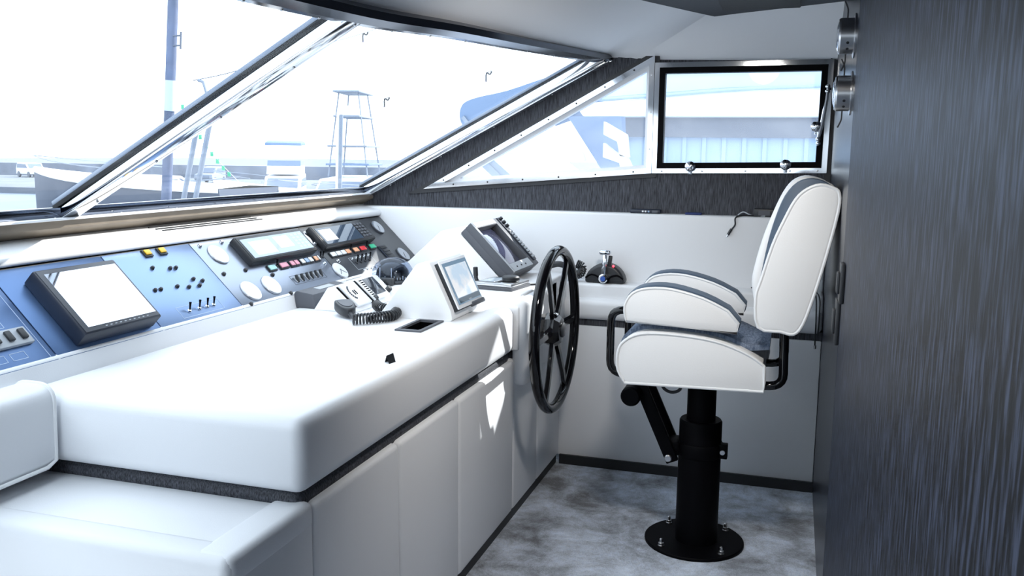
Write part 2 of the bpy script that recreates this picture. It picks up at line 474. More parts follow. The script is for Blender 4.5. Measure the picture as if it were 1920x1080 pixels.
# the divider and the side frame stand 3-5 cm deep below the glass
def gline(y0, y1, x1, off):
    return V((XW, y0, ZW)) + nW*off, V((x1, y1, wsp(x1))) + nW*off
b, t = gline(2.138, 2.058, -1.085, -0.014)
obj('mullion', bar(nb(), b, t, 0.040, 0.030, nW, r=0.002), CHROME, w1)
b, t = gline(2.122, 2.042, -1.085, 0.006); obj('mullion_seal', bar(nb(), b, t, 0.016, 0.013, nW), BLACK, w1)
b, t = gline(2.134, 2.054, -1.085, 0.020); obj('mullion_cap', bar(nb(), b, t, 0.034, 0.014, nW, r=0.003), mat('outer_frame_grey', (0.20, 0.25, 0.34), 0.4), w1)
b, t = gline(2.150, 2.070, -1.085, -0.031); obj('mullion_flange', bar(nb(), b, t, 0.066, 0.005, nW, r=0.002), CHROME, w1)
b, t = gline(4.128, 4.128, -0.88, -0.020)
obj('side_frame', bar(nb(), b, t, 0.086, 0.046, nW, r=0.003), CHROME, w1)
b, t = gline(4.103, 4.103, -0.90, 0.006); obj('side_seal', bar(nb(), b, t, 0.040, 0.013, nW), BLACK, w1)
b, t = gline(4.118, 4.118, -0.90, 0.019); obj('side_cap', bar(nb(), b, t, 0.06, 0.014, nW, r=0.003), bpy.data.materials['outer_frame_grey'], w1)
b, t = gline(4.140, 4.140, -0.87, -0.047); obj('side_flange', bar(nb(), b, t, 0.072, 0.008, nW, r=0.002), CHROME, w1)
# header along the curved top edge
fr = lambda i: (dW, nW)
obj('header_frame', sweep(nb(), [(-0.004, -0.024), (0.036, -0.032), (0.044, -0.012), (0.03, 0.02), (-0.004, 0.02)], [V(p) for p in HEAD], fr), CHROMEREFL, w1)
obj('header_flange', sweep(nb(), [(-0.022, -0.018), (-0.002, -0.023), (-0.002, 0.014), (-0.022, 0.014)], [V(p) for p in HEAD], fr), CHROME, w1)
hd = [p for p in HEAD]
bm = nb()
for y0, y1 in ((PORT, 2.11), (2.115, 4.16)):
    bot, top = [], []
    N = 24
    for i in range(N+1):
        y = max(lerp(y0, y1, i/N), hd[0][1])
        for p, q in zip(hd, hd[1:]):
            if p[1]-1e-6 <= y <= q[1] + 1e-6:
                s = (y-p[1])/(q[1]-p[1]); top.append(V((lerp(p[0], q[0], s), y, lerp(p[2], q[2], s)))); break
        bot.append(V((XW, y, ZW)))
    t_ = nb(); strip(t_, [bot, top]); obj('glass', t_, GLASS, w1)
bm.free()
def screw(p, n, r=0.0045):
    bm = nb(); lathe(bm, [(r, 0), (r*0.8, 0.002), (0, 0.003)], p, n, 10); return bm
k = 0
for i in range(3, len(HEAD)-1, 2):
    obj('screw', screw(V(HEAD[i]) - dW*0.012 - nW*0.024, -nW), STEEL, w1)
for y in [1.0+0.27*i for i in range(12)]:
    obj('screw', screw((XW+0.036, y, ZW-0.0225), (0, 0, 1)), STEEL, w1)
for s in (0.1, 0.33, 0.56, 0.8):
    p = V((lerp(XW, -1.085, s), 2.170-0.08*s, wsp(lerp(XW, -1.085, s)))); obj('screw', screw(p-nW*0.0335, -nW), STEEL, w1)
    p = V((lerp(XW, -0.9, s), 4.135, wsp(lerp(XW, -0.9, s)))); obj('screw', screw(p-nW*0.051, -nW), STEEL, w1)

# ---------------------------------------------------------------- triangular side window (window_2)
w2 = struct('window_2', (-1.0, 4.17, 1.35))
P0, P1, P2 = V((-1.787, 0, 1.276)), V((-0.640, 0, 1.372)), V((-0.640, 0, 1.905))
def tri(off):
    # inset the triangle
    c = [P0, P1, P2]; out = []
    for i in range(3):
        p, a, b = c[i], (c[i-1]-c[i]).normalized(), (c[(i+1) % 3]-c[i]).normalized()
        h = math.sin(math.acos(max(-1, min(1, a.dot(b)))))
        out.append(p + (a+b)*off/h)
    return out
def tri_ring(bm, o0, o1, y0, y1):
    A, B = tri(o0), tri(o1)
    for i in range(3):
        j = (i+1) % 3
        t = bmesh.new()
        q = [A[i], A[j], B[j], B[i]]
        vs = [t.verts.new((p.x, y0, p.z)) for p in q]; ws = [t.verts.new((p.x, y1, p.z)) for p in q]
        t.faces.new(vs); t.faces.new(ws[::-1])
        for k in range(4): t.faces.new((vs[k], ws[k], ws[(k+1) % 4], vs[(k+1) % 4]))
        bmesh.ops.recalc_face_normals(t, faces=t.faces)
        merge(bm, t)
    return bm
obj('outer_frame', tri_ring(nb(), 0.0, 0.024, 4.150, 4.20), CHROME, w2)
obj('inner_frame', tri_ring(nb(), 0.024, 0.040, 4.185, 4.225), WHITEPAINT, w2)
A = tri(0.034)
obj('glass', prism(nb(), [(p.x, p.z) for p in A], 4.204, 4.209, 'y'), GLASS2, w2)
B = tri(-0.012)
obj('seal_and_shadow', tri_ring(nb(), -0.020, 0.0, 4.164, 4.19), mat('seal_shadow_grey', (0.02, 0.021, 0.025), 0.5), w2)  # dark edge strip; its bottom run also stands in for a shadow
M_ = tri(0.012)
for i, n in ((0, 6), (2, 8), (1, 3)):
    a_, b_ = M_[i], M_[(i+1) % 3]
    for k in range(n):
        p = a_.lerp(b_, (k+0.6)/n); obj('screw', screw((p.x, 4.15, p.z), (0, -1, 0)), DARKTRIM if i != 1 else STEEL, w2)

# ---------------------------------------------------------------- opening side window (window_3)
w3 = struct('window_3', (-0.25, 4.17, 1.37))
def quad_ring(bm, o0, o1, y0, y1, q=((-0.638, 1.372), (0.128, 1.384), (0.132, 1.872), (-0.638, 1.872))):
    def ins(o): return [(q[0][0]+o, q[0][1]+o), (q[1][0]-o, q[1][1]+o), (q[2][0]-o, q[2][1]-o), (q[3][0]+o, q[3][1]-o)]
    A, B = ins(o0), ins(o1)
    for i in range(4):
        j = (i+1) % 4
        t = bmesh.new()
        qq = [A[i], A[j], B[j], B[i]]
        vs = [t.verts.new((p[0], y0, p[1])) for p in qq]; ws = [t.verts.new((p[0], y1, p[1])) for p in qq]
        t.faces.new(vs); t.faces.new(ws[::-1])
        for k in range(4): t.faces.new((vs[k], ws[k], ws[(k+1) % 4], vs[(k+1) % 4]))
        bmesh.ops.recalc_face_normals(t, faces=t.faces)
        merge(bm, t)
    return bm
obj('outer_frame', quad_ring(nb(), 0.0, 0.022, 4.150, 4.20), CHROME, w3)
obj('gasket', quad_ring(nb(), 0.022, 0.048, 4.150, 4.20), BLACK, w3)
obj('glass', box(nb(), (-0.60, 4.184, 1.41), (0.092, 4.189, 1.84)), GLASS2, w3)
for s in (0.06, 0.3, 0.55, 0.8, 0.95):
    obj('screw', screw((lerp(-0.638, 0.128, s), 4.15, 1.382+0.012*s), (0, -1, 0)), STEEL, w3)
def catch(x, z):
    bm = nb()
    lathe(bm, [(0.012, 0), (0.012, 0.012), (0.02, 0.016), (0.024, 0.022), (0.024, 0.030), (0.016, 0.036), (0, 0.037)], (x, 4.156, z), (0, -1, 0), 12)
    box(bm, (x-0.008, 4.14, z-0.035), (x+0.008, 4.158, z-0.005), 0.002)
    return bm
obj('catch', catch(-0.46, 1.405), CHROME, w3); obj('catch', catch(-0.045, 1.418), CHROME, w3); obj('catch', catch(0.075, 1.585), CHROME, w3)
bm = nb()
tube(bm, [(0.112, 4.14, 1.76), (0.110, 4.14, 1.70), (0.098, 4.13, 1.60), (0.085, 4.12, 1.535)], 0.007, 8, rad=[0.006, 0.008, 0.009, 0.007])
for p in ((0.112, 4.14, 1.755), (0.112, 4.14, 1.735), (0.084, 4.12, 1.53), (0.086, 4.122, 1.512)): sphere(bm, p, 0.011, u=10, v=6)
bar(bm, (0.112, 4.14, 1.745), (0.128, 4.16, 1.745), 0.012, 0.012)
obj('stay_rod', bm, CHROME, w3)

# ---------------------------------------------------------------- trim under the windscreen
obj('trim_1', prism(nb(), [(-2.15, 1.19), (-2.135, 1.19), (-2.075, 1.222), (-2.07, 1.252), (-2.12, 1.252)], PORT, 4.165, 'y'), TAN, kind='structure')

# ================================================================ DASHBOARD AND CONSOLE
dash = thing('dashboard', 'long white padded dash running under the windscreen', 'dashboard', (-2.1, 2.2, 1.1))
prof = rounded([(-2.17, 1.205), (-2.035, 1.172), (-1.996, 1.166), (-1.998, 1.140), (-2.03, 1.134), (-2.17, 1.134)], 0.012, 3)
obj('dash_pad', prism(nb(), prof, PORT, 4.098, 'y'), LEATHER, dash)
obj('dash_backing', prism(nb(), [(-2.03, 1.138), (-2.01, 1.134), (-1.80, 0.915), (-1.80, 0.60), (-2.03, 0.60)], PORT, 4.098, 'y'), DARKTRIM, dash)
obj('panel_lip', prism(nb(), rounded([(-1.842, 0.80), (-1.842, 0.922), (-1.785, 0.931), (-1.772, 0.86), (-1.772, 0.80)], 0.018, 4), PORT, 4.098, 'y'), LEATHER, dash)
bm = nb()
for x in (-2.105, -2.085, -2.066):
    bar(bm, (x, 2.52+(x+2.1)*0.6, 1.1895-(x+2.105)*0.24), (x, 3.12+(x+2.1)*0.6, 1.1895-(x+2.105)*0.24), 0.006, 0.006)
obj('defroster_slot', bm, DARKTRIM, dash)

# instrument panels lie on a slope; local coords: u along the boat's beam, s down the slope, h out of the panel
PT, PS, PN = V((-2.006, 0, 1.136)), V((0.716, 0, -0.698)), V((0.698, 0, 0.716))
MP = Matrix(((0, -PS.x, PN.x, PT.x), (1, 0, 0, 0), (0, -PS.z, PN.z, PT.z), (0, 0, 0, 1)))   # (u, -s, h)
def pbox(bm, u0, s0, u1, s1, h0, h1, r=0.0, seg=2): return box(bm, (u0, -s1, h0), (u1, -s0, h1), r, seg, MP)
def pp(u, s, h=0.0): return MP @ V((u, -s, h))
def pdisc(bm, u, s, r, h0, h1, n=24, bev=0.0): return cyl(bm, pp(u, s, h0), pp(u, s, h1), r, n, bev)

def panel(u0, u1, m, label):
    c = pp((u0+u1)/2, 0.30, 0)
    t = thing('instrument_panel', label, 'instrument panel', c)
    obj('panel_plate', pbox(nb(), u0+0.001, 0.004, u1-0.001, 0.312, -0.012, 0.0, 0.0015), m, t)
    return t
pa = panel(0.9, 1.776, PANELNAVY, 'navy panel with a grey breaker tray, nearest the end of the bench')
pb = panel(1.778, 2.176, PANELNAVY, 'navy panel carrying the big tilted chart display')
pc = panel(2.178, 2.590, PANELPALE, 'pale blue panel with scattered round studs, four toggles and two yellow switches')
pd = panel(2.592, 3.312, PANELGREY, 'pale metal panel with three round white gauges and six black levers')
pe = panel(3.314, 4.095, PANELBLACK, 'dark panel against the side wall with red and green buttons')

def outline(bm, u0, s0, u1, s1, w=0.0016, h=0.0006):
    for a in ((u0, s0, u1, s0+w), (u0, s1-w, u1, s1), (u0, s0, u0+w, s1), (u1-w, s0, u1, s1)): pbox(bm, a[0], a[1], a[2], a[3], 0, h)
    return bm
# breaker panel
tr = obj('breaker_tray', pbox(nb(), 1.36, 0.196, 1.741, 0.248, 0, 0.012, 0.003), LIGHTGREY, pa)
for i in range(9):
    u = 1.722-0.04*i
    obj('breaker_switch', pbox(nb(), u-0.012, 0.205, u+0.006, 0.236, 0.012, 0.020, 0.003), BLACKPLASTIC, tr)
bm = nb()
for i in range(8):
    for j in range(2): outline(bm, 1.70-0.05*i-0.042, 0.10+0.047*j, 1.70-0.05*i, 0.138+0.047*j)
pbox(bm, 0.95, 0.045, 1.757, 0.0465, 0, 0.0006); pbox(bm, 1.7575, 0.045, 1.759, 0.30, 0, 0.0006)
for i in range(6): outline(bm, 1.70-0.06*i-0.045, 0.262, 1.70-0.06*i, 0.285)
obj('printed_lines', bm, PRINT, pa)
# big display
def display(name, label, u0, s0, u1, s1, h, scr, body, parts, bezel=None, r=0.006):
    t = thing(name, label, 'display', pp((u0+u1)/2, s1, 0))
    obj('housing', pbox(nb(), u0, s0, u1, s1, 0.0, h, r, 2), body, t)
    bm = nb(); ins = 0.006
    pbox(bm, u0+ins, s0+ins, u1-ins, s1-ins, h, h+0.0015, 0.0007)
    obj('bezel', bm, bezel or body, t)
    sc = obj('screen', pbox(nb(), *scr, h+0.0015, h+0.003), parts, t)
    return t, sc
d1, s1_ = display('chart_display', 'big square display in a thick black housing on the navy panel', 1.85, 0.058, 2.149, 0.290, 0.05, (1.872, 0.078, 2.135, 0.271), NAVYPLASTIC, MIRROR, GREYPLASTIC)
bm = nb()
for i in range(10): pbox(bm, 1.93+0.018*i, 0.2765, 1.937+0.018*i, 0.279, 0.0515, 0.0521)
obj('bezel_mark', bm, LIGHTGREY, d1)
d2, s2_ = display('engine_display', 'lit blue display with two white squares in a black frame', 2.796, 0.027, 3.258, 0.150, 0.03, (2.816, 0.044, 3.238, 0.136), BLACKPLASTIC, SCR_BLUE)
bm = nb(); pbox(bm, 2.85, 0.060, 2.985, 0.126, 0.033, 0.0335); pbox(bm, 3.02, 0.054, 3.12, 0.112, 0.033, 0.0335); obj('screen_window', bm, SCR_WHITE, d2)
bm = nb()
for i in range(3):
    for j in range(5): pbox(bm, 3.145+0.03*i, 0.052+0.016*j, 3.166+0.03*i, 0.062+0.016*j, 0.033, 0.0335)
obj('screen_key', bm, screen_mat('pale_screen_key', (0.66, 0.82, 1.0), 0.8), d2)
d3, s3_ = display('sonar_display', 'dim display with a keypad along one side, nearest the side wall', 3.338, 0.025, 3.805, 0.146, 0.03, (3.356, 0.044, 3.69, 0.134), BLACKPLASTIC, SCR_DARK)
bm = nb(); pbox(bm, 3.37, 0.055, 3.475, 0.118, 0.033, 0.0335); obj('screen_window', bm, SCR_WHITE, d3)
for i in range(3):
    for j in range(5):
        obj('key', pbox(nb(), 3.70+0.029*i, 0.047+0.0175*j, 3.722+0.029*i, 0.060+0.0175*j, 0.0315, 0.035, 0.0015), GREYPLASTIC, d3)

def gauge(p, u, s, r, m=DIAL, ring=STEEL, label=None):
    g = obj('gauge', pdisc(nb(), u, s, r, 0, 0.006, 32, 0.001), ring, p, label=label)
    obj('gauge_face', pdisc(nb(), u, s, r*0.94, 0.006, 0.0075, 32), m, g)
    return g
def needle(g, u, s, r, a):
    bm = nb(); d = V((math.cos(a), math.sin(a)))
    bar(bm, pp(u-d.x*r*0.15, s-d.y*r*0.15, 0.0082), pp(u+d.x*r*0.75, s+d.y*r*0.75, 0.0082), 0.003, 0.0008, PN)
    obj('needle', bm, GREYPLASTIC, g)
for u, s in ((2.687, 0.072), (2.690, 0.251), (2.823, 0.248)):
    gauge(pd, u, s, 0.044)
g = gauge(pe, 3.334, 0.258, 0.042); needle(g, 3.334, 0.258, 0.042, 0.7)
needle(g, 3.334, 0.258, 0.042, 2.4)
for u, s in ((3.972, 0.069), (3.982, 0.253)):
    g = gauge(pe, u, s, 0.041, DIALGLASS, GREYPLASTIC, 'smoky glass gauge'); needle(g, u, s, 0.041, 2.2)
g = gauge(pd, 3.285, 0.072, 0.034)
def stud(p, u, s, m=BLACKPLASTIC, r=0.006, name='stud'):
    obj(name, lathe(nb(), [(r*1.2, 0), (r*1.2, 0.002), (r, 0.003), (r, 0.007), (r*0.7, 0.009), (0, 0.0095)], pp(u, s, 0), PN, 14), m, p)
for u, s in ((2.63, 0.158), (2.758, 0.160), (2.883, 0.205), (2.893, 0.302), (2.634, 0.303)): stud(pd, u, s, BLACKPLASTIC, 0.007, 'screw_knob')
for u, s in ((2.635, 0.021), (2.763, 0.019), (3.271, 0.207)): stud(pd, u, s, CHROME, 0.007, 'screw_knob')
for u, s in ((3.326, 0.037), (3.326, 0.100), (3.385, 0.21)): stud(pe, u, s, CHROME, 0.008, 'screw_knob')
for u, s in ((2.336, 0.081), (2.409, 0.094), (2.435, 0.096), (2.469, 0.153), (2.503, 0.167), (2.472, 0.183), (2.42, 0.18), (2.372, 0.169), (2.295, 0.167), (2.27, 0.166)): stud(pc, u, s)
for u in (2.366, 2.436):
    f_ = obj('yellow_switch', pbox(nb(), u-0.018, 0.006, u+0.018, 0.036, 0, 0.005, 0.001), BLACKPLASTIC, pc)
    obj('rocker', pbox(nb(), u-0.013, 0.010, u+0.013, 0.030, 0.005, 0.010, 0.002), YELLOW, f_, label='yellow rocker')
def toggle(p, u, s, L=0.028, name='toggle_switch'):
    t = obj(name, lathe(nb(), [(0.007, 0), (0.007, 0.004), (0.005, 0.006), (0.004, 0.007)], pp(u, s, 0), PN, 12), CHROME if name == 'toggle_switch' else BLACKPLASTIC, p)
    bm = nb(); a = pp(u, s, 0.004); d = (PN*0.8 - PS*0.6).normalized()
    tube(bm, [a, a+d*L*0.6, a+d*L], 0.003, 8, rad=[0.0022, 0.003, 0.0042]); obj('lever', bm, BLACK, t)
for u in (2.335, 2.384, 2.424, 2.458): toggle(pc, u, 0.269)
obj('printed_lines', outline(nb(), 2.29, 0.245, 2.50, 0.29), PRINT, pc)
for u in (3.001, 3.039, 3.078, 3.110, 3.146, 3.182):
    bm = nb(); pbox(bm, u-0.011, 0.236, u+0.005, 0.264, 0, 0.003, 0.001)
    t = obj('rocker_switch', bm, LIGHTGREY, pd)
    bm = nb(); M2 = MP @ Matrix.Translation((u-0.002, -0.249, 0.006)) @ Matrix.Rotation(0.45, 4, 'X'); box(bm, (-0.006, -0.016, -0.004), (0.006, 0.016, 0.005), 0.002, 2, M2)
    obj('lever', bm, BLACKPLASTIC, t)
obj('printed_lines', outline(nb(), 2.97, 0.228, 3.21, 0.272), GREYPLASTIC, pd)
for u in (3.515, 3.554, 3.592, 3.636): toggle(pe, u, 0.240, 0.036, 'black_toggle')
obj('printed_lines', outline(nb(), 3.48, 0.205, 3.68, 0.275), LIGHTGREY, pe)
for u in (3.50, 3.535, 3.575, 3.615, 3.655):
    stud(pe, u, 0.215, CHROME, 0.004, 'indicator_stud')
    stud(pe, u+0.02, 0.285, CHROME, 0.004, 'indicator_stud')
def button(p, u0, u1, s, m, name='push_button', h=0.030):
    f_ = obj(name, pbox(nb(), u0, s-h/2, u1, s+h/2, 0, 0.006, 0.001), BLACKPLASTIC, p)
    obj('button_cap', pbox(nb(), u0+0.003, s-h/2+0.004, u1-0.003, s+h/2-0.004, 0.006, 0.011, 0.002), m, f_)
for u0, u1, m in ((2.885, 2.935, TEAL), (2.962, 3.018, PINK), (3.035, 3.066, PINK), (3.068, 3.098, RED if False else PINK), (3.112, 3.142, WHITEPAINT), (3.144, 3.174, PALEBLUE), (3.176, 3.206, WHITEPAINT), (3.218, 3.246, ORANGE), (3.248, 3.262, WHITEPAINT)): button(pd, u0, u1, 0.176, m)
for u in (3.278, 3.300): toggle(pd, u, 0.172, 0.025, 'black_toggle')
toggle(pd, 2.948, 0.172, 0.028, 'black_toggle')
for u0, u1, m in ((3.36, 3.405, WHITEPAINT), (3.407, 3.45, WHITEPAINT), (3.452, 3.492, WHITEPAINT), (3.494, 3.535, ORANGE), (3.565, 3.612, ORANGE), (3.628, 3.685, RED), (3.725, 3.782, GREEN)): button(pe, u0, u1, 0.174, m)
toggle(pe, 3.548, 0.170, 0.03, 'black_toggle'); toggle(pe, 3.705, 0.170, 0.03, 'black_toggle')
kp = obj('keypad', pbox(nb(), 3.805, 0.178, 3.882, 0.266, 0, 0.006, 0.002), NAVYPLASTIC, pe)
for i in range(4): obj('keypad_button', pbox(nb(), 3.812, 0.184+0.02*i, 3.875, 0.199+0.02*i, 0.006, 0.009, 0.0015), BLACKPLASTIC, kp)

# helm console
con = thing('helm_console', 'white leather helm console with dark reveal strip and floor plinth', 'console', (-1.4, 2.6, 0))
obj('plinth', box(nb(), (-1.75, 1.44, 0.0), (-1.018, 3.94, 0.05)), DARKTRIM, con)
for y0, y1 in ((1.378, 1.70), (1.70, 2.16), (2.16, 2.621), (2.621, 3.215), (3.215, 3.56), (3.56, 3.943)):
    bm = nb(); box(bm, (-1.10, y0+0.0008, 0.045), (-1.004, y1-0.0008, 0.660), 0.016 if y0 > 1.4 else 0.02, 3)
    obj('front_panel', bm, LEATHER, con)
obj('end_panel', box(nb(), (-1.80, 1.372, 0.045), (-1.0055, 1.46, 0.668), 0.024, 4), LEATHER, con)
obj('carcass', box(nb(), (-1.80, 1.44, 0.05), (-1.09, 3.943, 0.655)), DARKTRIM, con)
# step beside the pad: rim and inset top
obj('bench_top', box(nb(), (-1.80, 1.44, 0.60), (-1.085, 1.72, 0.660), 0.006, 2), LEATHER, con)
obj('bench_rim', box(nb(), (-1.10, 1.38, 0.60), (-1.003, 1.70, 0.669), 0.02, 4), LEATHER, con)
obj('reveal_strip', box(nb(), (-1.80, 1.668, 0.64), (-1.022, 3.22, 0.70), 0.03, 3), VENEERW, con)
pad = obj('top_pad', box(nb(), (-1.79, 1.645, 0.694), (-1.000, 3.212, 0.870), 0.032, 5), LEATHER, con)
cut = obj('cutter', box(nb(), (-1.231, 2.639, 0.80), (-1.151, 2.823, 0.95)), LEATHER)
md = pad.modifiers.new('hole', 'BOOLEAN'); md.operation = 'DIFFERENCE'; md.object = cut; md.solver = 'EXACT'
bpy.context.view_layer.update()
me = bpy.data.meshes.new_from_object(pad.evaluated_get(bpy.context.evaluated_depsgraph_get()))
pad.modifiers.clear(); pad.data = me; bpy.data.objects.remove(cut)
me.set_sharp_from_angle(angle=0.6)
# raised shelf and column housing on the wall side of the pad
bm = nb(); prism(bm, rounded([(3.20, 0.70), (3.205, 0.868), (3.235, 0.885), (3.25, 0.916), (3.965, 0.916), (3.965, 0.70)], 0.012, 3), -1.785, -0.985, 'x', r=0.012, seg=3, capang=0.9)
obj('shelf', bm, LEATHER, con)
obj('column_housing', box(nb(), (-1.02, 3.214, 0.555), (-0.952, 3.60, 0.905), 0.03, 4), LEATHER, con)
obj('column_side', box(nb(), (-1.02, 3.60, 0.555), (-0.985, 3.78, 0.905), 0.012, 3), LEATHER, con)
# pad seam near the front edge of the pad top
tray = thing('recessed_tray', 'black framed recess sunk into the pad beside the chart plotter', 'tray', (-1.19, 2.73, 0.83))
bm = nb(); x0, x1, y0, y1 = -1.238, -1.144, 2.63, 2.832
for a in (((x0, y0, 0.868), (x1, y0+0.016, 0.876)), ((x0, y1-0.016, 0.868), (x1, y1, 0.876)), ((x0, y0+0.016, 0.868), (x0+0.012, y1-0.016, 0.876)), ((x1-0.012, y0+0.016, 0.868), (x1, y1-0.016, 0.876))): box(bm, *a)
obj('tray_frame', bm, GREYPLASTIC, tray)
bm = nb(); box(bm, (-1.230, 2.640, 0.822), (-1.152, 2.822, 0.828))
for a in (((-1.230, 2.640, 0.825), (-1.228, 2.822, 0.868)), ((-1.154, 2.640, 0.825), (-1.152, 2.822, 0.868)), ((-1.230, 2.640, 0.825), (-1.152, 2.642, 0.868)), ((-1.230, 2.820, 0.825), (-1.152, 2.822, 0.868))): box(bm, *a)
obj('tray_well', bm, BLACKGLOSS, tray)
bm = nb(); box(bm, (-1.224, 2.655, 0.829), (-1.158, 2.80, 0.846), 0.004)
obj('tray_insert', bm, BLACKPLASTIC, tray)
bm = nb()
for i in range(5): box(bm, (-1.222, 2.66+0.018*i, 0.846), (-1.160, 2.668+0.018*i, 0.852))
obj('tray_contact', bm, STEEL, tray)
bm = nb(); strip(bm, [[V((-1.075, 2.215, 0.865)), V((-1.069, 2.245, 0.865))], [V((-1.066, 2.21, 0.89)), V((-1.06, 2.242, 0.892))], [V((-1.056, 2.20, 0.876)), V((-1.05, 2.232, 0.876))], [V((-1.05, 2.195, 0.868)), V((-1.044, 2.225, 0.868))]])
t_ = bmesh.ops.solidify(bm, geom=bm.faces[:], thickness=0.003)
tag(obj('pull_tab', bm, BLACKPLASTIC), 'small dark pull tab standing up from the pad edge', 'tab')

# bench backrest
cush = thing('bench_cushion', 'white piped backrest cushion standing behind the low bench step', 'cushion', (-1.72, 1.25, 0.69))
bm = nb(); prism(bm, rounded([(-1.785, 0.690), (-1.662, 0.690), (-1.662, 0.897), (-1.785, 0.897)], 0.045, 6), 0.5, 1.634, 'y', r=0.006, seg=2, capang=0.9); obj('cushion_body', bm, LEATHER, cush)
bm = nb(); pr_ = rounded([(-1.785, 0.690), (-1.662, 0.690), (-1.662, 0.897), (-1.785, 0.897)], 0.045, 6)
pr_ = [(x, 1.631, z) for x, z in pr_ if z > 0.72 or x > -1.70]
pr_ = [p for p in pr_ if not (p[2] < 0.75 and p[0] < -1.664)]
tube(bm, [(-1.664, 0.55, 0.699), (-1.664, 1.2, 0.699), (-1.663, 1.60, 0.701), (-1.663, 1.626, 0.712)] + sorted([p for p in pr_ if p[0] > -1.78 and p[2] > 0.74], key=lambda p: p[2]-p[0]*0.9), 0.005, 8); obj('piping', bm, PIPING, cush)

# ================================================================ THINGS ON THE CONSOLE
# --- small white pod with the chart plotter
ZP = 0.870
pod = thing('plotter_pod', 'white wedge shaped pod carrying the tilted chart plotter', 'pod', (-1.25, 3.0, ZP))
pr = [(-1.405, ZP), (-1.252, 1.068), (-1.205, 1.080), (-1.122, 0.905), (-1.118, ZP)]
obj('pod_shell', prism(nb(), rounded(pr, 0.012, 3), 2.845, 3.150, 'y', r=0.008, seg=3, capang=0.8), LEATHER, pod)
# plotter on the aft slope of the pod
sl = (V((-1.122, 0, 0.905)) - V((-1.205, 0, 1.080))).normalized()
pn = V((-sl.z, 0, sl.x)); pn = pn if pn.x > 0 else -pn
O1 = V((-1.205, 2.868, 1.080)) + sl*0.014 - pn*0.006
MQ = Matrix(((0, -sl.x, pn.x, O1.x), (1, 0, 0, O1.y), (0, -sl.z, pn.z, O1.z), (0, 0, 0, 1)))
plot = thing('chart_plotter', 'silver framed chart plotter with a lit map on the white wedge pod', 'chart plotter', (-1.15, 3.0, 0.93))
def qb(bm, u0, s0, u1, s1, h0, h1, r=0.0): return box(bm, (u0, -s1, h0), (u1, -s0, h1), r, 2, MQ)
obj('housing', qb(nb(), 0.006, 0.004, 0.252, 0.188, 0.002, 0.022, 0.004), BLACKPLASTIC, plot)
obj('front_frame', qb(nb(), 0.0, 0.0, 0.252, 0.184, 0.022, 0.029, 0.003), WHITEPAINT, plot)
obj('screen', qb(nb(), 0.013, 0.012, 0.243, 0.170, 0.029, 0.0305), SCR_FRAME, plot)
sc_ = obj('map_area', qb(nb(), 0.028, 0.026, 0.228, 0.146, 0.0305, 0.0312), SCR_CHART, plot)
obj('status_bar', qb(nb(), 0.028, 0.148, 0.236, 0.166, 0.0305, 0.0312), SCR_BAR, plot)
obj('bezel_mark', qb(nb(), 0.115, 0.160, 0.140, 0.1645, 0.0312, 0.0316), LIGHTGREY, plot)
obj('bottom_latch', qb(nb(), 0.13, 0.176, 0.258, 0.194, 0.018, 0.034, 0.005), GREYPLASTIC, plot)

# --- big white pod and radar
ZS = 0.916
pod2 = thing('radar_pod', 'large white angular pod with the radar against the side wall', 'pod', (-1.4, 3.7, ZS))
pr = [(-1.66, ZS), (-1.425, 1.128), (-1.355, 1.140), (-1.34, 1.120), (-1.15, 0.925), (-1.15, ZS)]
obj('pod_shell', prism(nb(), rounded(pr, 0.010, 3), 3.50, 3.88, 'y', r=0.008, seg=3, capang=0.8), LEATHER, pod2)
rad = thing('radar_display', 'grey radar set with a curved dark tube and a row of keys', 'radar', (-1.2, 3.69, 0.93))
ra, rb = V((-1.336, 0, 1.122)), V((-1.14, 0, 0.922))
sl2 = (rb-ra).normalized(); rn = V((-sl2.z, 0, sl2.x)); rn = rn if rn.x > 0 else -rn
O2 = V((ra.x, 3.495, ra.z))
MR = Matrix(((0, -sl2.x, rn.x, O2.x), (1, 0, 0, O2.y), (0, -sl2.z, rn.z, O2.z), (0, 0, 0, 1)))
def rbx(bm, u0, s0, u1, s1, h0, h1, r=0.0): return box(bm, (u0, -s1, h0), (u1, -s0, h1), r, 2, MR)
W, L_, H_ = 0.375, 0.280, 0.062
obj('case', rbx(nb(), 0, 0, W, L_, 0.0, 0.030, 0.004), GREYPLASTIC, rad)
bm = nb()
for a in ((0.022, 0, W-0.085, 0.032), (0.022, L_-0.045, W-0.085, L_), (0, 0, 0.022, L_), (W-0.085, 0, W, L_)): rbx(bm, *a, 0.028, H_, 0.003)
obj('front_bezel', bm, GREYPLASTIC, rad)
bm = nb()
for a in ((0.003, 0.003, W-0.09, 0.028), (0.003, L_-0.042, W-0.09, L_-0.003), (0.002, 0.003, 0.020, L_-0.003)): rbx(bm, *a, H_, H_+0.002)
obj('bezel_face', bm, LIGHTGREY, rad)
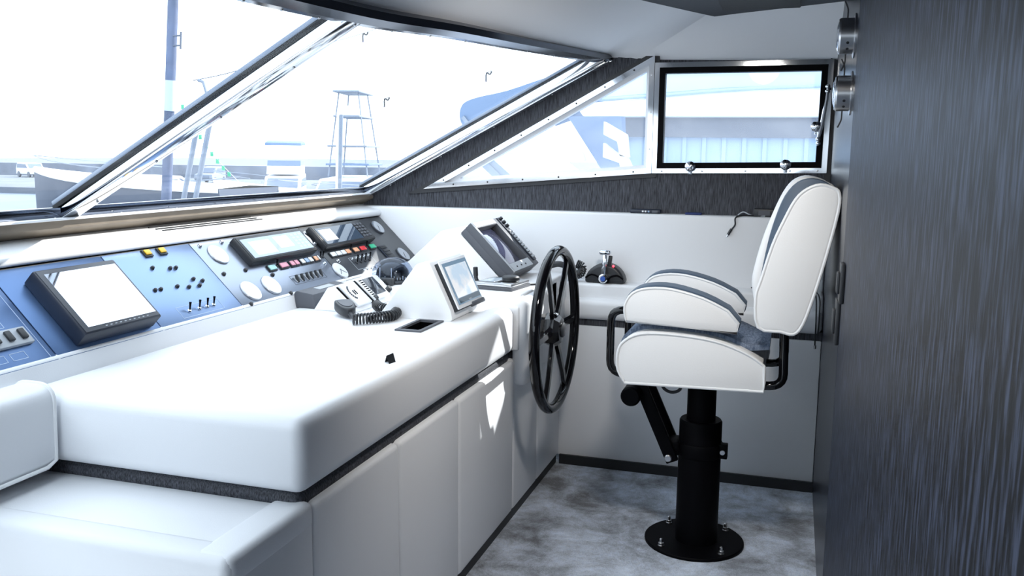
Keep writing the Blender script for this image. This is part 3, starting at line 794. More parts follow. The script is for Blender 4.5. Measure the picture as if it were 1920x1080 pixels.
# bulging tube
bm = nb(); rows = []
for i in range(13):
    row = []
    for j in range(13):
        a, b = i/12*2-1, j/12*2-1
        row.append(MR @ V((0.022+(W-0.107)*(j/12), -(0.032+(L_-0.077)*(i/12)), 0.030+0.022*(1-a*a)*(1-b*b))))
    rows.append(row)
obj('radar_tube', strip(bm, rows), CRT, rad)
obj('key_bar', rbx(nb(), W-0.045, 0.004, W-0.004, L_-0.02, H_, H_+0.006, 0.002), NAVYPLASTIC, rad)
for i in range(3):
    obj('knob', cyl(nb(), MR @ V((W-0.024, -(0.016+0.022*i), H_+0.006)), MR @ V((W-0.024, -(0.016+0.022*i), H_+0.02)), 0.008, 14, 0.002), BLACKPLASTIC, rad)
for i in range(10):
    for j in range(2):
        obj('key', rbx(nb(), W-0.042+0.019*j, 0.082+0.017*i, W-0.026+0.019*j, 0.094+0.017*i, H_+0.006, H_+0.010, 0.001), LIGHTGREY, rad)
for u, s in ((0.08, L_-0.02), (0.14, L_-0.02), (0.2, L_-0.018)): obj('adjuster', cyl(nb(), MR @ V((u, -s, H_)), MR @ V((u, -s, H_+0.005)), 0.004, 10), BLACKPLASTIC, rad)

# --- radio wedge, radios, microphone
wed = thing('radio_wedge', 'low white wedge housing two radios beside the compass', 'radio housing', (-1.6, 3.05, ZP))
pr = [(-1.688, ZP), (-1.628, 0.958), (-1.605, 0.962), (-1.512, 0.878), (-1.508, ZP)]
obj('wedge_shell', prism(nb(), rounded(pr, 0.006, 2), 2.885, 3.245, 'y', r=0.004, seg=2, capang=0.9), WHITEPAINT, wed)
wa_, wb_ = V((-1.605, 0, 0.962)), V((-1.512, 0, 0.878))
sl3 = (wb_-wa_).normalized(); wn = V((-sl3.z, 0, sl3.x)); wn = wn if wn.x > 0 else -wn
MWd = Matrix(((0, -sl3.x, wn.x, wa_.x), (1, 0, 0, 2.885), (0, -sl3.z, wn.z, wa_.z), (0, 0, 0, 1)))
def wbx(bm, u0, s0, u1, s1, h0, h1, r=0.0): return box(bm, (u0, -s1, h0), (u1, -s0, h1), r, 2, MWd)
obj('side_slot', wbx(nb(), 0.012, 0.008, 0.020, 0.112, 0.0, 0.004), BLACK, wed)
obj('side_slot', wbx(nb(), 0.140, 0.004, 0.156, 0.118, 0.0, 0.008), BLACK, wed)
r1 = obj('speaker_radio', wbx(nb(), 0.024, 0.006, 0.136, 0.116, 0.0, 0.012, 0.004), WHITEPAINT, wed)
bm = nb()
for i in range(9):
    a = 2.2+i*0.25
    p = MWd @ V((0.072+0.032*math.cos(a), -(0.055+0.034*math.sin(a)), 0.0125)); sphere(bm, p, 0.0042, u=8, v=5)
obj('speaker_ring', bm, GREYPLASTIC, r1)
bm = nb(); wbx(bm, 0.066, 0.045, 0.072, 0.066, 0.012, 0.0135); wbx(bm, 0.080, 0.045, 0.086, 0.066, 0.012, 0.0135); obj('speaker_slot', bm, BLACK, r1)
r2 = obj('radio_body', wbx(nb(), 0.162, 0.004, 0.300, 0.112, 0.0, 0.012, 0.004), WHITEPAINT, wed)
bm = nb()
for i in range(9): wbx(bm, 0.168, 0.012+0.0105*i, 0.190, 0.016+0.0105*i, 0.012, 0.0135)
obj('grille_slot', bm, BLACK, r2)
obj('radio_screen', wbx(nb(), 0.196, 0.010, 0.288, 0.094, 0.012, 0.014, 0.002), mat('radio_screen_glass', (0.035, 0.04, 0.05), 0.1, spec=0.9), r2)
obj('radio_knob', cyl(nb(), MWd @ V((0.325, -0.085, 0.0)), MWd @ V((0.325, -0.085, 0.02)), 0.013, 16, 0.003), BLACKPLASTIC, wed)
obj('mic_plug', cyl(nb(), MWd @ V((0.18, -0.104, 0.0)), MWd @ V((0.18, -0.104, 0.018)), 0.011, 14, 0.002), BLACKPLASTIC, wed)

hb = thing('handset_cradle', 'dark grey sloping box with a pale label behind the radio wedge', 'handset', (-1.73, 3.05, ZP))
pr = [(-1.783, ZP), (-1.783, 0.928), (-1.770, 0.935), (-1.700, 0.925), (-1.693, ZP)]
obj('box_body', prism(nb(), rounded(pr, 0.006, 2), 2.905, 3.20, 'y', r=0.005, seg=2, capang=0.9), GREYPLASTIC, hb)
obj('box_label', bar(nb(), (-1.740, 3.0, 0.9315), (-1.740, 3.12, 0.9315), 0.028, 0.002, (0.14, 0, 1)), LIGHTGREY, hb)

mic = thing('radio_microphone', 'black hand microphone lying on the pad with a fat coiled cord', 'microphone', (-1.5, 2.75, ZP))
md_ = (V((-1.430, 2.715, 0.895)) - V((-1.548, 2.85, 0.915))).normalized()
ms = V((0, 0, 1)).cross(md_).normalized(); mu_ = md_.cross(ms)
MM = Matrix(((md_.x, ms.x, mu_.x, -1.552), (md_.y, ms.y, mu_.y, 2.855), (md_.z, ms.z, mu_.z, 0.908), (0, 0, 0, 1)))
out = smooth([(0, -0.022), (0.012, -0.032), (0.05, -0.034), (0.09, -0.028), (0.115, -0.017), (0.125, 0), (0.115, 0.017), (0.09, 0.028), (0.05, 0.034), (0.012, 0.032), (0, 0.022)], 2)
obj('mic_body', prism(nb(), out, -0.020, 0.016, 'z', r=0.008, seg=3, M=MM, capang=0.9), BLACKPLASTIC, mic)
obj('mic_face', prism(nb(), [(0.02+ (x-0.02)*0.8 if False else 0.012+x*0.72, y*0.72) for x, y in out], 0.016, 0.0185, 'z', M=MM), GREYPLASTIC, mic)
bm = nb(); p0 = MM @ V((0.122, 0, -0.004)); p1 = MM @ V((0.155, 0, -0.008)); tube(bm, [p0, p1, (-1.405, 2.688, 0.884)], 0.006, 10, rad=[0.009, 0.006, 0.004]); obj('strain_relief', bm, BLACKPLASTIC, mic)
def coil(path, R, turns, r, n=6, per=14):
    P = [V(p) for p in smooth(path, 10, closed=False)]
    L = [0]
    for a, b in zip(P, P[1:]): L.append(L[-1]+(b-a).length)
    N = turns*per; pts = []
    nrm = None; k = 0
    for i in range(N+1):
        d = L[-1]*i/N
        while k < len(P)-2 and L[k+1] < d: k += 1
        t = (d-L[k])/max(1e-9, L[k+1]-L[k]); p = P[k].lerp(P[k+1], t); tg = (P[k+1]-P[k]).normalized()
        nrm = (V((0, 0, 1)) if nrm is None else nrm); nrm = (nrm - tg*nrm.dot(tg)).normalized(); bi = tg.cross(nrm)
        a = 2*math.pi*i/per
        pts.append(p + (nrm*math.cos(a)+bi*math.sin(a))*R)
    return tube(nb(), pts, r, n)
obj('coiled_cord', coil([(-1.415, 2.668, 0.891), (-1.360, 2.715, 0.891), (-1.318, 2.785, 0.891), (-1.345, 2.865, 0.891), (-1.42, 2.905, 0.891), (-1.462, 2.955, 0.891)], 0.0165, 34, 0.0038), BLACKPLASTIC, mic)
bm = nb(); tube(bm, smooth([MWd @ V((0.18, -0.104, 0.016)), (-1.492, 3.00, 0.915), (-1.47, 2.99, 0.90), (-1.462, 2.958, 0.893)], 4, False), 0.003, 8); obj('cord_end', bm, BLACKPLASTIC, mic)

# --- compass
cmp_ = thing('compass', 'black domed compass on a flat base in front of the dark panel', 'compass', (-1.575, 3.36, ZP))
obj('plinth', box(nb(), (-1.72, 3.262, ZP), (-1.49, 3.48, 0.918), 0.012, 3), LEATHER, cmp_)
obj('base_ring', lathe(nb(), [(0.094, 0), (0.094, 0.008), (0.086, 0.014)], (-1.59, 3.365, 0.918), n=36), BLACKPLASTIC, cmp_)
obj('inner_ball', lathe(nb(), [(0.066, 0.0), (0.070, 0.018), (0.066, 0.038), (0.052, 0.056), (0.03, 0.068), (0, 0.072)], (-1.59, 3.365, 0.930), n=32), mat('compass_black', (0.012, 0.014, 0.018), 0.25), cmp_)
crd = obj('compass_card', lathe(nb(), [(0.072, 0.006), (0.072, 0.016)], (-1.59, 3.365, 0.930), n=36, cap=False), BLACK, cmp_)
for k in range(36):
    a = 2*math.pi*k/36; c_, s_ = math.cos(a), math.sin(a)
    bm = nb(); bar(bm, (-1.59+0.0735*c_, 3.365+0.0735*s_, 0.934), (-1.59+0.0735*c_, 3.365+0.0735*s_, 0.944 if k % 3 else 0.950), 0.003, 0.002, (c_, s_, 0)); obj('card_mark', bm, WHITEPAINT, crd)
bm = nb()
for a in (-1.9, -1.2): bar(bm, (-1.59+0.076*math.cos(a), 3.365+0.076*math.sin(a), 0.932), (-1.59+0.074*math.cos(a), 3.365+0.074*math.sin(a), 0.985), 0.003, 0.003, (math.cos(a), math.sin(a), 0))
obj('lubber_line', bm, WHITEPAINT, cmp_)
obj('dome', lathe(nb(), [(0.084, 0.0), (0.086, 0.02), (0.083, 0.042), (0.070, 0.064), (0.048, 0.080), (0.022, 0.088), (0, 0.090)], (-1.59, 3.365, 0.931), n=36, cap=False), DOME, cmp_)
obj('corrector_box', box(nb(), (-1.60, 3.255, 0.918), (-1.54, 3.285, 0.948), 0.005), BLACKPLASTIC, cmp_)

# --- joystick box
joy = thing('autopilot_controller', 'flat grey control box with a round knob on the shelf behind the wheel', 'controller', (-1.11, 3.38, ZS))
MJ = Matrix.Translation((-1.115, 3.39, ZS)) @ Matrix.Rotation(math.radians(-8), 4, 'Z')
obj('lower_case', box(nb(), (-0.088, -0.09, 0.0), (0.088, 0.09, 0.014), 0.004, 2, MJ), GREYPLASTIC, joy)
obj('upper_case', box(nb(), (-0.084, -0.086, 0.014), (0.084, 0.086, 0.030), 0.005, 2, MJ), STEEL, joy)
obj('small_screen', box(nb(), (-0.066, -0.06, 0.030), (-0.006, 0.06, 0.0315), 0, 2, MJ), mat('grey_lcd', (0.30, 0.36, 0.42), 0.15), joy)
obj('dial_knob', cyl(nb(), MJ @ V((0.045, -0.01, 0.030)), MJ @ V((0.045, -0.01, 0.052)), 0.036, 28, 0.005), BLACKPLASTIC, joy)
bm = nb()
for i in range(3): box(bm, (0.012, -0.062+0.022*i, 0.030), (0.024, -0.048+0.022*i, 0.033), 0.001, 2, MJ)
obj('push_key', bm, BLACKPLASTIC, joy)
bm = nb(); tube(bm, smooth([(-1.03, 3.47, 0.921), (-0.99, 3.52, 0.920), (-0.994, 3.62, 0.920)], 4, False), 0.004, 8); obj('lead', bm, BLACKPLASTIC, joy)

goose = thing('coiled_plug', 'small black plug on a coiled lead standing beside the chart plotter', 'plug', (-1.28, 3.44, ZS))
obj('plug_body', cyl(nb(), (-1.246, 3.44, 0.950), (-1.248, 3.44, 0.988), 0.010, 14, 0.002), BLACKPLASTIC, goose)
obj('coiled_lead', coil([(-1.246, 3.44, 0.952), (-1.240, 3.43, 0.937), (-1.226, 3.42, 0.922)], 0.007, 8, 0.0022), BLACKPLASTIC, goose)

# --- handset with coiled lead behind the wheel
hs = thing('telephone_handset', 'black handset with a coiled lead on the ledge behind the steering wheel', 'handset', (-1.0, 3.9, 0.88))
bm = nb(); tube(bm, smooth([(-1.06, 3.93, 0.945), (-1.02, 3.93, 0.955), (-0.985, 3.935, 0.945), (-0.955, 3.94, 0.915)], 4, False), 0.014, 10); obj('handset_body', bm, BLACKPLASTIC, hs)
obj('coiled_lead', coil([(-0.985, 4.02, 0.905), (-0.965, 4.02, 0.895), (-0.935, 4.02, 0.905), (-0.928, 4.02, 0.935), (-0.955, 4.02, 0.95)], 0.018, 16, 0.0035), BLACKPLASTIC, hs)

# --- throttle
ZL = 0.866
thr = thing('throttle_control', 'black half round throttle with a chrome lever on the side ledge', 'throttle', (-0.817, 4.03, ZL))
hd_ = [(0.094*math.cos(math.pi*i/16), 0.094*math.sin(math.pi*i/16)*0.98) for i in range(17)]
obj('base_housing', prism(nb(), [(-0.817+a, ZL+b) for a, b in hd_], 3.992, 4.075, 'y', r=0.016, seg=4, capang=0.9), BLACKPLASTIC, thr)
bm = nb()
for s in (-1, 1):
    tube(bm, smooth([(-0.817+s*0.088, 3.993, ZL+0.024), (-0.817+s*0.06, 3.990, ZL+0.040), (-0.817+s*0.028, 3.988, ZL+0.030), (-0.817+s*0.018, 3.988, ZL+0.004)], 4, False), 0.004, 6)
obj('housing_rib', bm, BLACK, thr)
lev = obj('lever', bar(nb(), (-0.817, 3.972, ZL+0.026), (-0.812, 3.976, ZL+0.142), 0.020, 0.012, (0, 1, 0), r=0.004), CHROME, thr)
bm = nb(); box(bm, (-0.838, 3.958, ZL+0.136), (-0.784, 3.99, ZL+0.158), 0.009, 3); obj('lever_grip', bm, CHROME, lev)
obj('pivot', cyl(nb(), (-0.817, 3.995, ZL+0.026), (-0.817, 3.962, ZL+0.026), 0.021, 20, 0.004), CHROME, thr)
obj('pivot_badge', cyl(nb(), (-0.817, 3.962, ZL+0.026), (-0.817, 3.960, ZL+0.026), 0.012, 16), BLUEBADGE, thr, label='blue centre badge')
obj('trim_grip', bar(nb(), (-0.797, 4.0, ZL+0.06), (-0.790, 4.0, ZL+0.13), 0.018, 0.014, (0, 1, 0), r=0.004), BLACKPLASTIC, thr)
obj('red_button', sphere(nb(), (-0.775, 3.992, ZL+0.083), 0.0055, u=10, v=6), REDLED, thr, label='red button')

# --- steering wheel
wh = thing('steering_wheel', 'large glossy black six spoke steering wheel', 'steering wheel', (-0.88, 3.33, 0.77))
CW, RW = V((-0.880, 3.33, 0.770)), 0.312
bm = nb(); tube(bm, [CW + V((0.012, RW*math.cos(2*math.pi*k/72), RW*math.sin(2*math.pi*k/72))) for k in range(72)], 0.0205, 14, closed=True); obj('rim', bm, BLACKGLOSS, wh)
for k in range(6):
    a = math.pi/3*k; d = V((0, math.cos(a), math.sin(a)))
    s_ = V((0, -math.sin(a), math.cos(a)))
    bm = nb()
    prof = [(-0.019, -0.004), (-0.012, 0.008), (0.012, 0.008), (0.019, -0.004), (0.012, -0.009), (-0.012, -0.009)]
    path = [CW + d*0.035 + V((0.004, 0, 0)), CW + d*0.12 + V((0.008, 0, 0)), CW + d*0.22 + V((0.012, 0, 0)), CW + d*(RW-0.008) + V((0.012, 0, 0))]
    wds = [1.2, 1.0, 0.9, 1.0]
    rings = []
    for p, w_ in zip(path, wds): rings.append([bm.verts.new(p + s_*a_*w_ + V((1, 0, 0))*b_) for a_, b_ in prof])
    for r1_, r2_ in zip(rings, rings[1:]):
        for q in range(6): bm.faces.new((r1_[q], r1_[(q+1) % 6], r2_[(q+1) % 6], r2_[q]))
    obj('spoke', bm, BLACKGLOSS, wh)
obj('hub', lathe(nb(), [(0.050, -0.07), (0.062, -0.03), (0.068, -0.012), (0.068, 0.014), (0.050, 0.034), (0.030, 0.038), (0, 0.038)], CW, (1, 0, 0), 8), BLACKGLOSS, wh, sharp=0.3)
obj('hub_cap', lathe(nb(), [(0.030, 0.036), (0.030, 0.042), (0.024, 0.046), (0, 0.047)], CW, (1, 0, 0), 24), BLACKPLASTIC, wh)
obj('hub_screw', sphere(nb(), CW + V((0.02, -0.02, 0.062)), 0.007, u=10, v=6), CHROME, wh)

# ================================================================ HELM CHAIR
ch = thing('helm_chair', 'white helm chair with blue grey fabric seat on a black pedestal', 'chair', (-0.29, 3.28, 0))
CX, CY = -0.29, 3.27
obj('base_plate', lathe(nb(), [(0.186, 0), (0.186, 0.008), (0.182, 0.011), (0.0, 0.011)], (CX-0.006, CY, 0.0), n=48), BLACK, ch)
for k in range(4):
    a = math.radians(45+90*k); p = V((CX-0.006+0.155*math.cos(a), CY+0.155*math.sin(a), 0.011))
    bm = nb(); lathe(bm, [(0.012, 0), (0.012, 0.003), (0.010, 0.004), (0.010, 0.012), (0.006, 0.013), (0.006, 0.026), (0.004, 0.028), (0, 0.029)], p, n=10); obj('bolt', bm, STEEL, ch)
obj('lower_post', lathe(nb(), [(0.079, 0.01), (0.0785, 0.36), (0.0785, 0.475), (0.074, 0.482), (0.05, 0.480)], (CX+0.002, CY, 0), n=40), BLACK, ch)
obj('upper_post', lathe(nb(), [(0.053, 0.46), (0.053, 0.66)], (CX+0.002, CY, 0), n=32), BLACK, ch)
bm = nb(); lathe(bm, [(0.0815, 0.345), (0.084, 0.35), (0.084, 0.392), (0.0815, 0.397)], (CX+0.002, CY, 0), n=40)
box(bm, (CX+0.07, CY-0.035, 0.345), (CX+0.105, CY+0.0, 0.40), 0.003); box(bm, (CX-0.125, CY-0.05, 0.345), (CX-0.07, CY+0.05, 0.395), 0.004)
obj('clamp_collar', bm, BLACK, ch)
obj('clamp_bolt', cyl(nb(), (CX+0.088, CY-0.036, 0.372), (CX+0.088, CY-0.043, 0.372), 0.009, 12), STEEL, ch)
for y in (CY-0.06, CY+0.06):
    bm = nb(); bar(bm, (-0.385, y, 0.335), (-0.505, y, 0.60), 0.022, 0.046, (1, 0, 0.4), r=0.004, ext=0.012); f_ = obj('footrest_arm', bm, BLACK, ch)
    obj('pivot_bolt', cyl(nb(), (-0.395, y-0.010, 0.34), (-0.395, y-0.022, 0.34), 0.014, 14, 0.003), STEEL, f_)
bm = nb(); bar(bm, (-0.385, CY-0.05, 0.345), (-0.48, CY-0.045, 0.55), 0.014, 0.014, (1, 0, 0.4)); obj('footrest_strut', bm, BLACK, ch)
obj('footrest_roller', cyl(nb(), (-0.535, CY-0.125, 0.575), (-0.535, CY+0.125, 0.575), 0.037, 24, 0.006), BLACK, ch)
obj('seat_plate', box(nb(), (-0.50, 3.08, 0.648), (-0.08, 3.47, 0.664), 0.003), BLACK, ch)
bm = nb(); tube(bm, smooth([(-0.425, 3.20, 0.65), (-0.425, 3.20, 0.61), (-0.395, 3.20, 0.592), (-0.362, 3.20, 0.605), (-0.355, 3.20, 0.65)], 4, False), 0.006, 8); obj('strap_loop', bm, BLACKPLASTIC, ch)
# seat
SP = [(-0.536, 0.657), (-0.561, 0.70), (-0.566, 0.745), (-0.553, 0.795), (-0.505, 0.830), (-0.432, 0.842), (-0.304, 0.838), (-0.205, 0.822), (-0.115, 0.788), (-0.066, 0.755), (-0.063, 0.700), (-0.064, 0.667)]
def arc(pts, n=3): return smooth(pts, n, closed=False)
def dens(P): return arc(P[:-2], 3) + [P[-2], P[-1]]
seat_side = dens(SP)
body = [(x*0.985-0.006, z+0.006 if z > 0.70 else z) for x, z in seat_side]
obj('seat', prism(nb(), body, 3.045, 3.50, 'y', r=0.012, seg=3, capang=0.9), LEATHER2, ch)
for y0, y1, yp in ((3.028, 3.064, 3.030), (3.484, 3.520, 3.518)):
    f_ = obj('seat_side', prism(nb(), seat_side, y0, y1, 'y', r=0.007, seg=3, capang=0.9), LEATHER2, ch)
    bm = nb(); tube(bm, [(x, yp, z) for x, z in seat_side], 0.0055, 8, closed=True); obj('seat_piping', bm, PIPING, f_)
top = [p for p in seat_side if p[1] > 0.72 and p[0] < -0.10]
lo_ = [(x, z+0.004) for x, z in top]; hi_ = [(x*1.0-0.002, z+0.020) for x, z in top] + [(-0.052, 0.822)]
pl = hi_ + [(-0.052, 0.800)] + lo_[::-1]
obj('seat_fabric', prism(nb(), pl, 3.088, 3.46, 'y', r=0.004, seg=2, capang=0.9), BLUEFABRIC, ch, label='blue grey ribbed seat cover')
# arms
AP = [(-0.543, 0.880), (-0.549, 0.937), (-0.522, 0.986), (-0.467, 1.007), (-0.384, 1.008), (-0.275, 0.981), (-0.190, 0.941), (-0.152, 0.897), (-0.155, 0.861)]
arm = dens(AP)
for yc, nm in ((3.085, 0), (3.475, 1)):
    f_ = obj('armrest', prism(nb(), [(x, z) for x, z in arm], yc-0.050, yc+0.050, 'y', r=0.014, seg=3, capang=0.9), BLUEVINYL, ch, label='armrest with blue grey top')
    for s in (-1, 1):
        obj('arm_side', prism(nb(), [(-0.348+(x+0.348)*0.97, 0.862+(z-0.862)*0.925) for x, z in arm], yc+s*0.046, yc+s*0.058, 'y', r=0.005, seg=2, capang=0.9), LEATHER2, f_)
        bm = nb(); tube(bm, [(-0.348+(x+0.348)*0.975, yc+s*0.055, 0.862+(z-0.862)*0.935) for x, z in arm], 0.005, 8, closed=True); obj('arm_piping', bm, PIPING, f_)
# tubes
for y in (3.10, 3.46):
    bm = nb(); tube(bm, rpath([(-0.50, y, 0.905), (-0.605, y, 0.905), (-0.605, y, 0.674), (-0.50, y, 0.668)], 0.05), 0.0145, 12); obj('front_tube', bm, BLACKGLOSS, ch)
    bm = nb(); tube(bm, rpath([(-0.010, y, 0.93), (-0.002, y, 0.675), (-0.10, y, 0.668)], 0.055), 0.0155, 12); obj('rear_tube', bm, BLACKGLOSS, ch)
# backrest
BP = [(-0.092, 0.888), (-0.104, 0.988), (-0.089, 1.05), (-0.059, 1.164), (-0.027, 1.247), (0.005, 1.315), (0.037, 1.348), (0.078, 1.364), (0.118, 1.354), (0.136, 1.337), (0.136, 1.281), (0.108, 1.134), (0.076, 0.998), (0.048, 0.906), (0.021, 0.872), (-0.022, 0.878)]
bside = smooth(BP, 3)
FP = [(-0.112, 0.940), (-0.122, 0.984), (-0.126, 1.038), (-0.106, 1.139), (-0.083, 1.219), (-0.049, 1.309), (-0.021, 1.358), (0.008, 1.381), (0.045, 1.388), (0.10, 1.372), (0.128, 1.335), (0.13, 1.27), (0.10, 1.134), (0.068, 1.0), (0.03, 0.905), (-0.03, 0.89), (-0.09, 0.905)]
fro = smooth(FP, 3)
mid = smooth([(lerp(a[0], b[0], min(0.8, max(0.05, (a[1]-0.98)/0.40))), lerp(a[1], b[1], min(0.8, max(0.05, (a[1]-0.98)/0.40)))) for a, b in zip([BP[0], BP[1], BP[2], BP[3], BP[4], BP[5], BP[6], BP[7], BP[8], BP[9], BP[10], BP[11], BP[12], BP[13], BP[14], BP[15]],
      [(-0.115, 0.92), (-0.126, 1.0), (-0.122, 1.06), (-0.098, 1.17), (-0.073, 1.25), (-0.040, 1.325), (0.0, 1.375), (0.05, 1.388), (0.10, 1.372), (0.126, 1.337), (0.13, 1.27), (0.10, 1.134), (0.068, 1.0), (0.035, 0.906), (0.0, 0.885), (-0.05, 0.89)])], 3)
obj('back_cushion', prism(nb(), fro, 3.165, 3.385, 'y', r=0.022, seg=4, capang=0.9), LEATHER2, ch)
obj('back_stripe', prism(nb(), mid, 3.085, 3.172, 'y', r=0.006, seg=2, capang=0.9), BLUEVINYL, ch, label='blue grey back stripe')
obj('back_stripe', prism(nb(), mid, 3.378, 3.465, 'y', r=0.006, seg=2, capang=0.9), BLUEVINYL, ch, label='blue grey back stripe')
for y0, y1, yp in ((3.022, 3.092, 3.027), (3.458, 3.528, 3.523)):
    f_ = obj('back_side', prism(nb(), bside, y0, y1, 'y', r=0.010, seg=3, capang=0.9), LEATHER2, ch)
    bm = nb(); tube(bm, [(x, yp, z) for x, z in bside], 0.006, 8, closed=True); obj('back_piping', bm, PIPING, f_)

# ================================================================ THINGS ON THE WALLS AND LEDGES
def wall_gauge(y, z, label):
    g = thing('wall_gauge', label, 'wall gauge', (XB, y, z), 'round steel gauges on the bulkhead')
    obj('mounting_flange', lathe(nb(), [(0.064, 0.0), (0.064, 0.004), (0.056, 0.006)], (XB, y, z), (-1, 0, 0), 40), STEEL, g)
    obj('drum', lathe(nb(), [(0.052, 0.004), (0.052, 0.042), (0.048, 0.047)], (XB, y, z), (-1, 0, 0), 40), STEEL, g)
    obj('glass_face', lathe(nb(), [(0.047, 0.046), (0.03, 0.052), (0, 0.054)], (XB, y, z), (-1, 0, 0), 32), DIALGLASS, g)
    for dz in (-0.024, -0.040):
        a = math.asin(dz/0.052); obj('drum_hole', cyl(nb(), (XB-0.022, y-0.0515*math.cos(a), z+dz), (XB-0.022, y-0.0525*math.cos(a), z+dz*1.02), 0.0042, 10), DARKTRIM, g)
    for s in (-1, 1):
        bm = nb(); tube(bm, rpath([(XB-0.024, y, z+s*0.050), (XB-0.024, y, z+s*0.078), (XB-0.034, y, z+s*0.100)], 0.008, 3), 0.0022, 6); obj('wire_hook', bm, DARKTRIM, g)
wall_gauge(2.86, 1.805, 'upper of two round steel gauges on the dark bulkhead')
wall_gauge(2.86, 1.640, 'lower of two round steel gauges on the dark bulkhead')
def switch_panel(y, z, h, label):
    t = thing('wall_switch', label, 'switch', (XB, y, z), 'switch plates on the bulkhead')
    obj('cover_plate', box(nb(), (XB-0.012, y-0.045, z-h), (XB, y+0.045, z+h), 0.004), BLACKPLASTIC, t)
    obj('rocker', box(nb(), (XB-0.020, y-0.022, z-h*0.55), (XB-0.010, y+0.022, z+h*0.55), 0.004), BLACKPLASTIC, t)
switch_panel(2.62, 1.105, 0.055, 'upper black switch plate on the dark bulkhead behind the chair')
switch_panel(2.74, 0.975, 0.065, 'lower black switch plate on the dark bulkhead behind the chair')

rem = thing('remote_control', 'dark remote control lying on top of the white side wall', 'remote control', (-0.66, 4.14, 1.186))
obj('remote_body', box(nb(), (-0.73, 4.12, 1.186), (-0.585, 4.16, 1.206), 0.007, 3), NAVYPLASTIC, rem)
for x, m in ((-0.668, WHITEPAINT), (-0.655, WHITEPAINT), (-0.641, PALEBLUE)): obj('key', box(nb(), (x-0.004, 4.116, 1.192), (x+0.004, 4.121, 1.200), 0.001), m, rem)
obj('remote_screen', box(nb(), (-0.625, 4.116, 1.190), (-0.598, 4.121, 1.202), 0.001), GREYPLASTIC, rem)
bm = nb(); box(bm, (-0.475, 4.12, 1.186), (-0.40, 4.165, 1.196), 0.004); tag(obj('cloth_pouch', bm, mat('navy_cloth', (0.02, 0.035, 0.13), 0.8)), 'flat navy pouch lying between the remote control and the cable', 'pouch')
chg = thing('charger_block', 'black charger block beside the chair back on top of the side wall', 'charger', (-0.10, 4.14, 1.186))
obj('charger_body', box(nb(), (-0.17, 4.12, 1.186), (-0.05, 4.165, 1.222), 0.005), BLACKPLASTIC, chg)
obj('charger_label', box(nb(), (-0.15, 4.1185, 1.193), (-0.10, 4.121, 1.214)), GREYPLASTIC, chg)
cab = thing('charging_cable', 'thin black cable hanging over the top edge of the white side wall', 'cable', (-0.25, 4.09, 1.10))
bm = nb(); tube(bm, smooth([(-0.10, 4.14, 1.196), (-0.16, 4.13, 1.191), (-0.22, 4.11, 1.191), (-0.247, 4.094, 1.180), (-0.247, 4.092, 1.150), (-0.262, 4.092, 1.128)], 5, False), 0.0035, 8); obj('lead', bm, BLACKPLASTIC, cab)
bm = nb(); tube(bm, [(-0.262, 4.092, 1.130), (-0.276, 4.092, 1.104)], 0.006, 8); obj('plug', bm, BLACKPLASTIC, cab)
bm = nb(); tube(bm, [(-0.276, 4.092, 1.104), (-0.281, 4.092, 1.095)], 0.0035, 8); obj('plug_tip', bm, STEEL, cab)
bm = nb(); tube(bm, smooth([(-0.24, 4.15, 1.190), (-0.215, 4.14, 1.205), (-0.18, 4.13, 1.192), (-0.12, 4.12, 1.190)], 5, False), 0.0028, 6)
tag(obj('grey_wire', bm, LIGHTGREY), 'short pale wire curling beside the charger block', 'wire')
tl = thing('cable_tangle', 'tangle of thin black leads on the side ledge behind the chair', 'cables', (0.06, 4.0, 0.866))
for pts in ([(-0.03, 4.02, 0.885), (0.03, 4.0, 0.905), (0.09, 3.985, 0.885), (0.11, 3.965, 0.868), (0.115, 3.921, 0.79), (0.117, 3.915, 0.66)], [(0.0, 4.04, 0.94), (0.06, 4.01, 0.905), (0.12, 3.96, 0.872), (0.128, 3.918, 0.80), (0.126, 3.916, 0.70)], [(-0.16, 4.0, 0.88), (-0.12, 4.0, 0.905), (-0.07, 4.0, 0.885), (-0.02, 4.0, 0.90), (0.05, 3.99, 0.872)]):
    bm = nb(); tube(bm, smooth(pts, 5, False), 0.003, 6); obj('lead', bm, BLACKPLASTIC, tl)
obj('lead_plug', box(nb(), (0.0, 4.0, 0.866), (0.06, 4.05, 0.91), 0.004), BLACK, tl)
obj('metal_tip', cyl(nb(), (0.117, 3.915, 0.66), (0.118, 3.915, 0.645), 0.005, 8), STEEL, tl)

# unseen spots added over the aisle to brighten chair and console
for n_, (x, y) in enumerate(((-0.40, -0.2), (-0.24, 2.05))):
    t = thing('added_fill_light', ('round downlight added unseen to the dark ceiling nearer the chair', 'round downlight added unseen to the dark ceiling behind the bench step')[1-n_], 'light', (x, y, 2.03), 'added fill spots')
    obj('trim_ring', lathe(nb(), [(0.060, 0.0), (0.060, -0.006), (0.045, -0.010), (0.045, 0.0)], (x, y, 2.051), n=32, cap=False), STEEL, t)
    obj('lens', lathe(nb(), [(0.045, -0.004), (0.0, -0.004)], (x, y, 2.051), n=32, cap=False), screen_mat('fillspot_lens', (1, 0.96, 0.9), 6.0), t)
    sp_ = bpy.data.lights.new('fillspot', 'SPOT'); sp_.energy = (6, 95)[n_]; sp_.spot_size = math.radians((84, 112)[n_]); sp_.spot_blend = 0.9; sp_.shadow_soft_size = 0.10; sp_.color = (1.0, 0.95, 0.88)
    lo2 = bpy.data.objects.new('fillspot', sp_); C.objects.link(lo2); lo2.parent = t; lo2.location = (0, 0, 0.005)
    lo2.rotation_euler = V((0.42, -0.80, 1.0)).to_track_quat('Z', 'Y').to_euler()

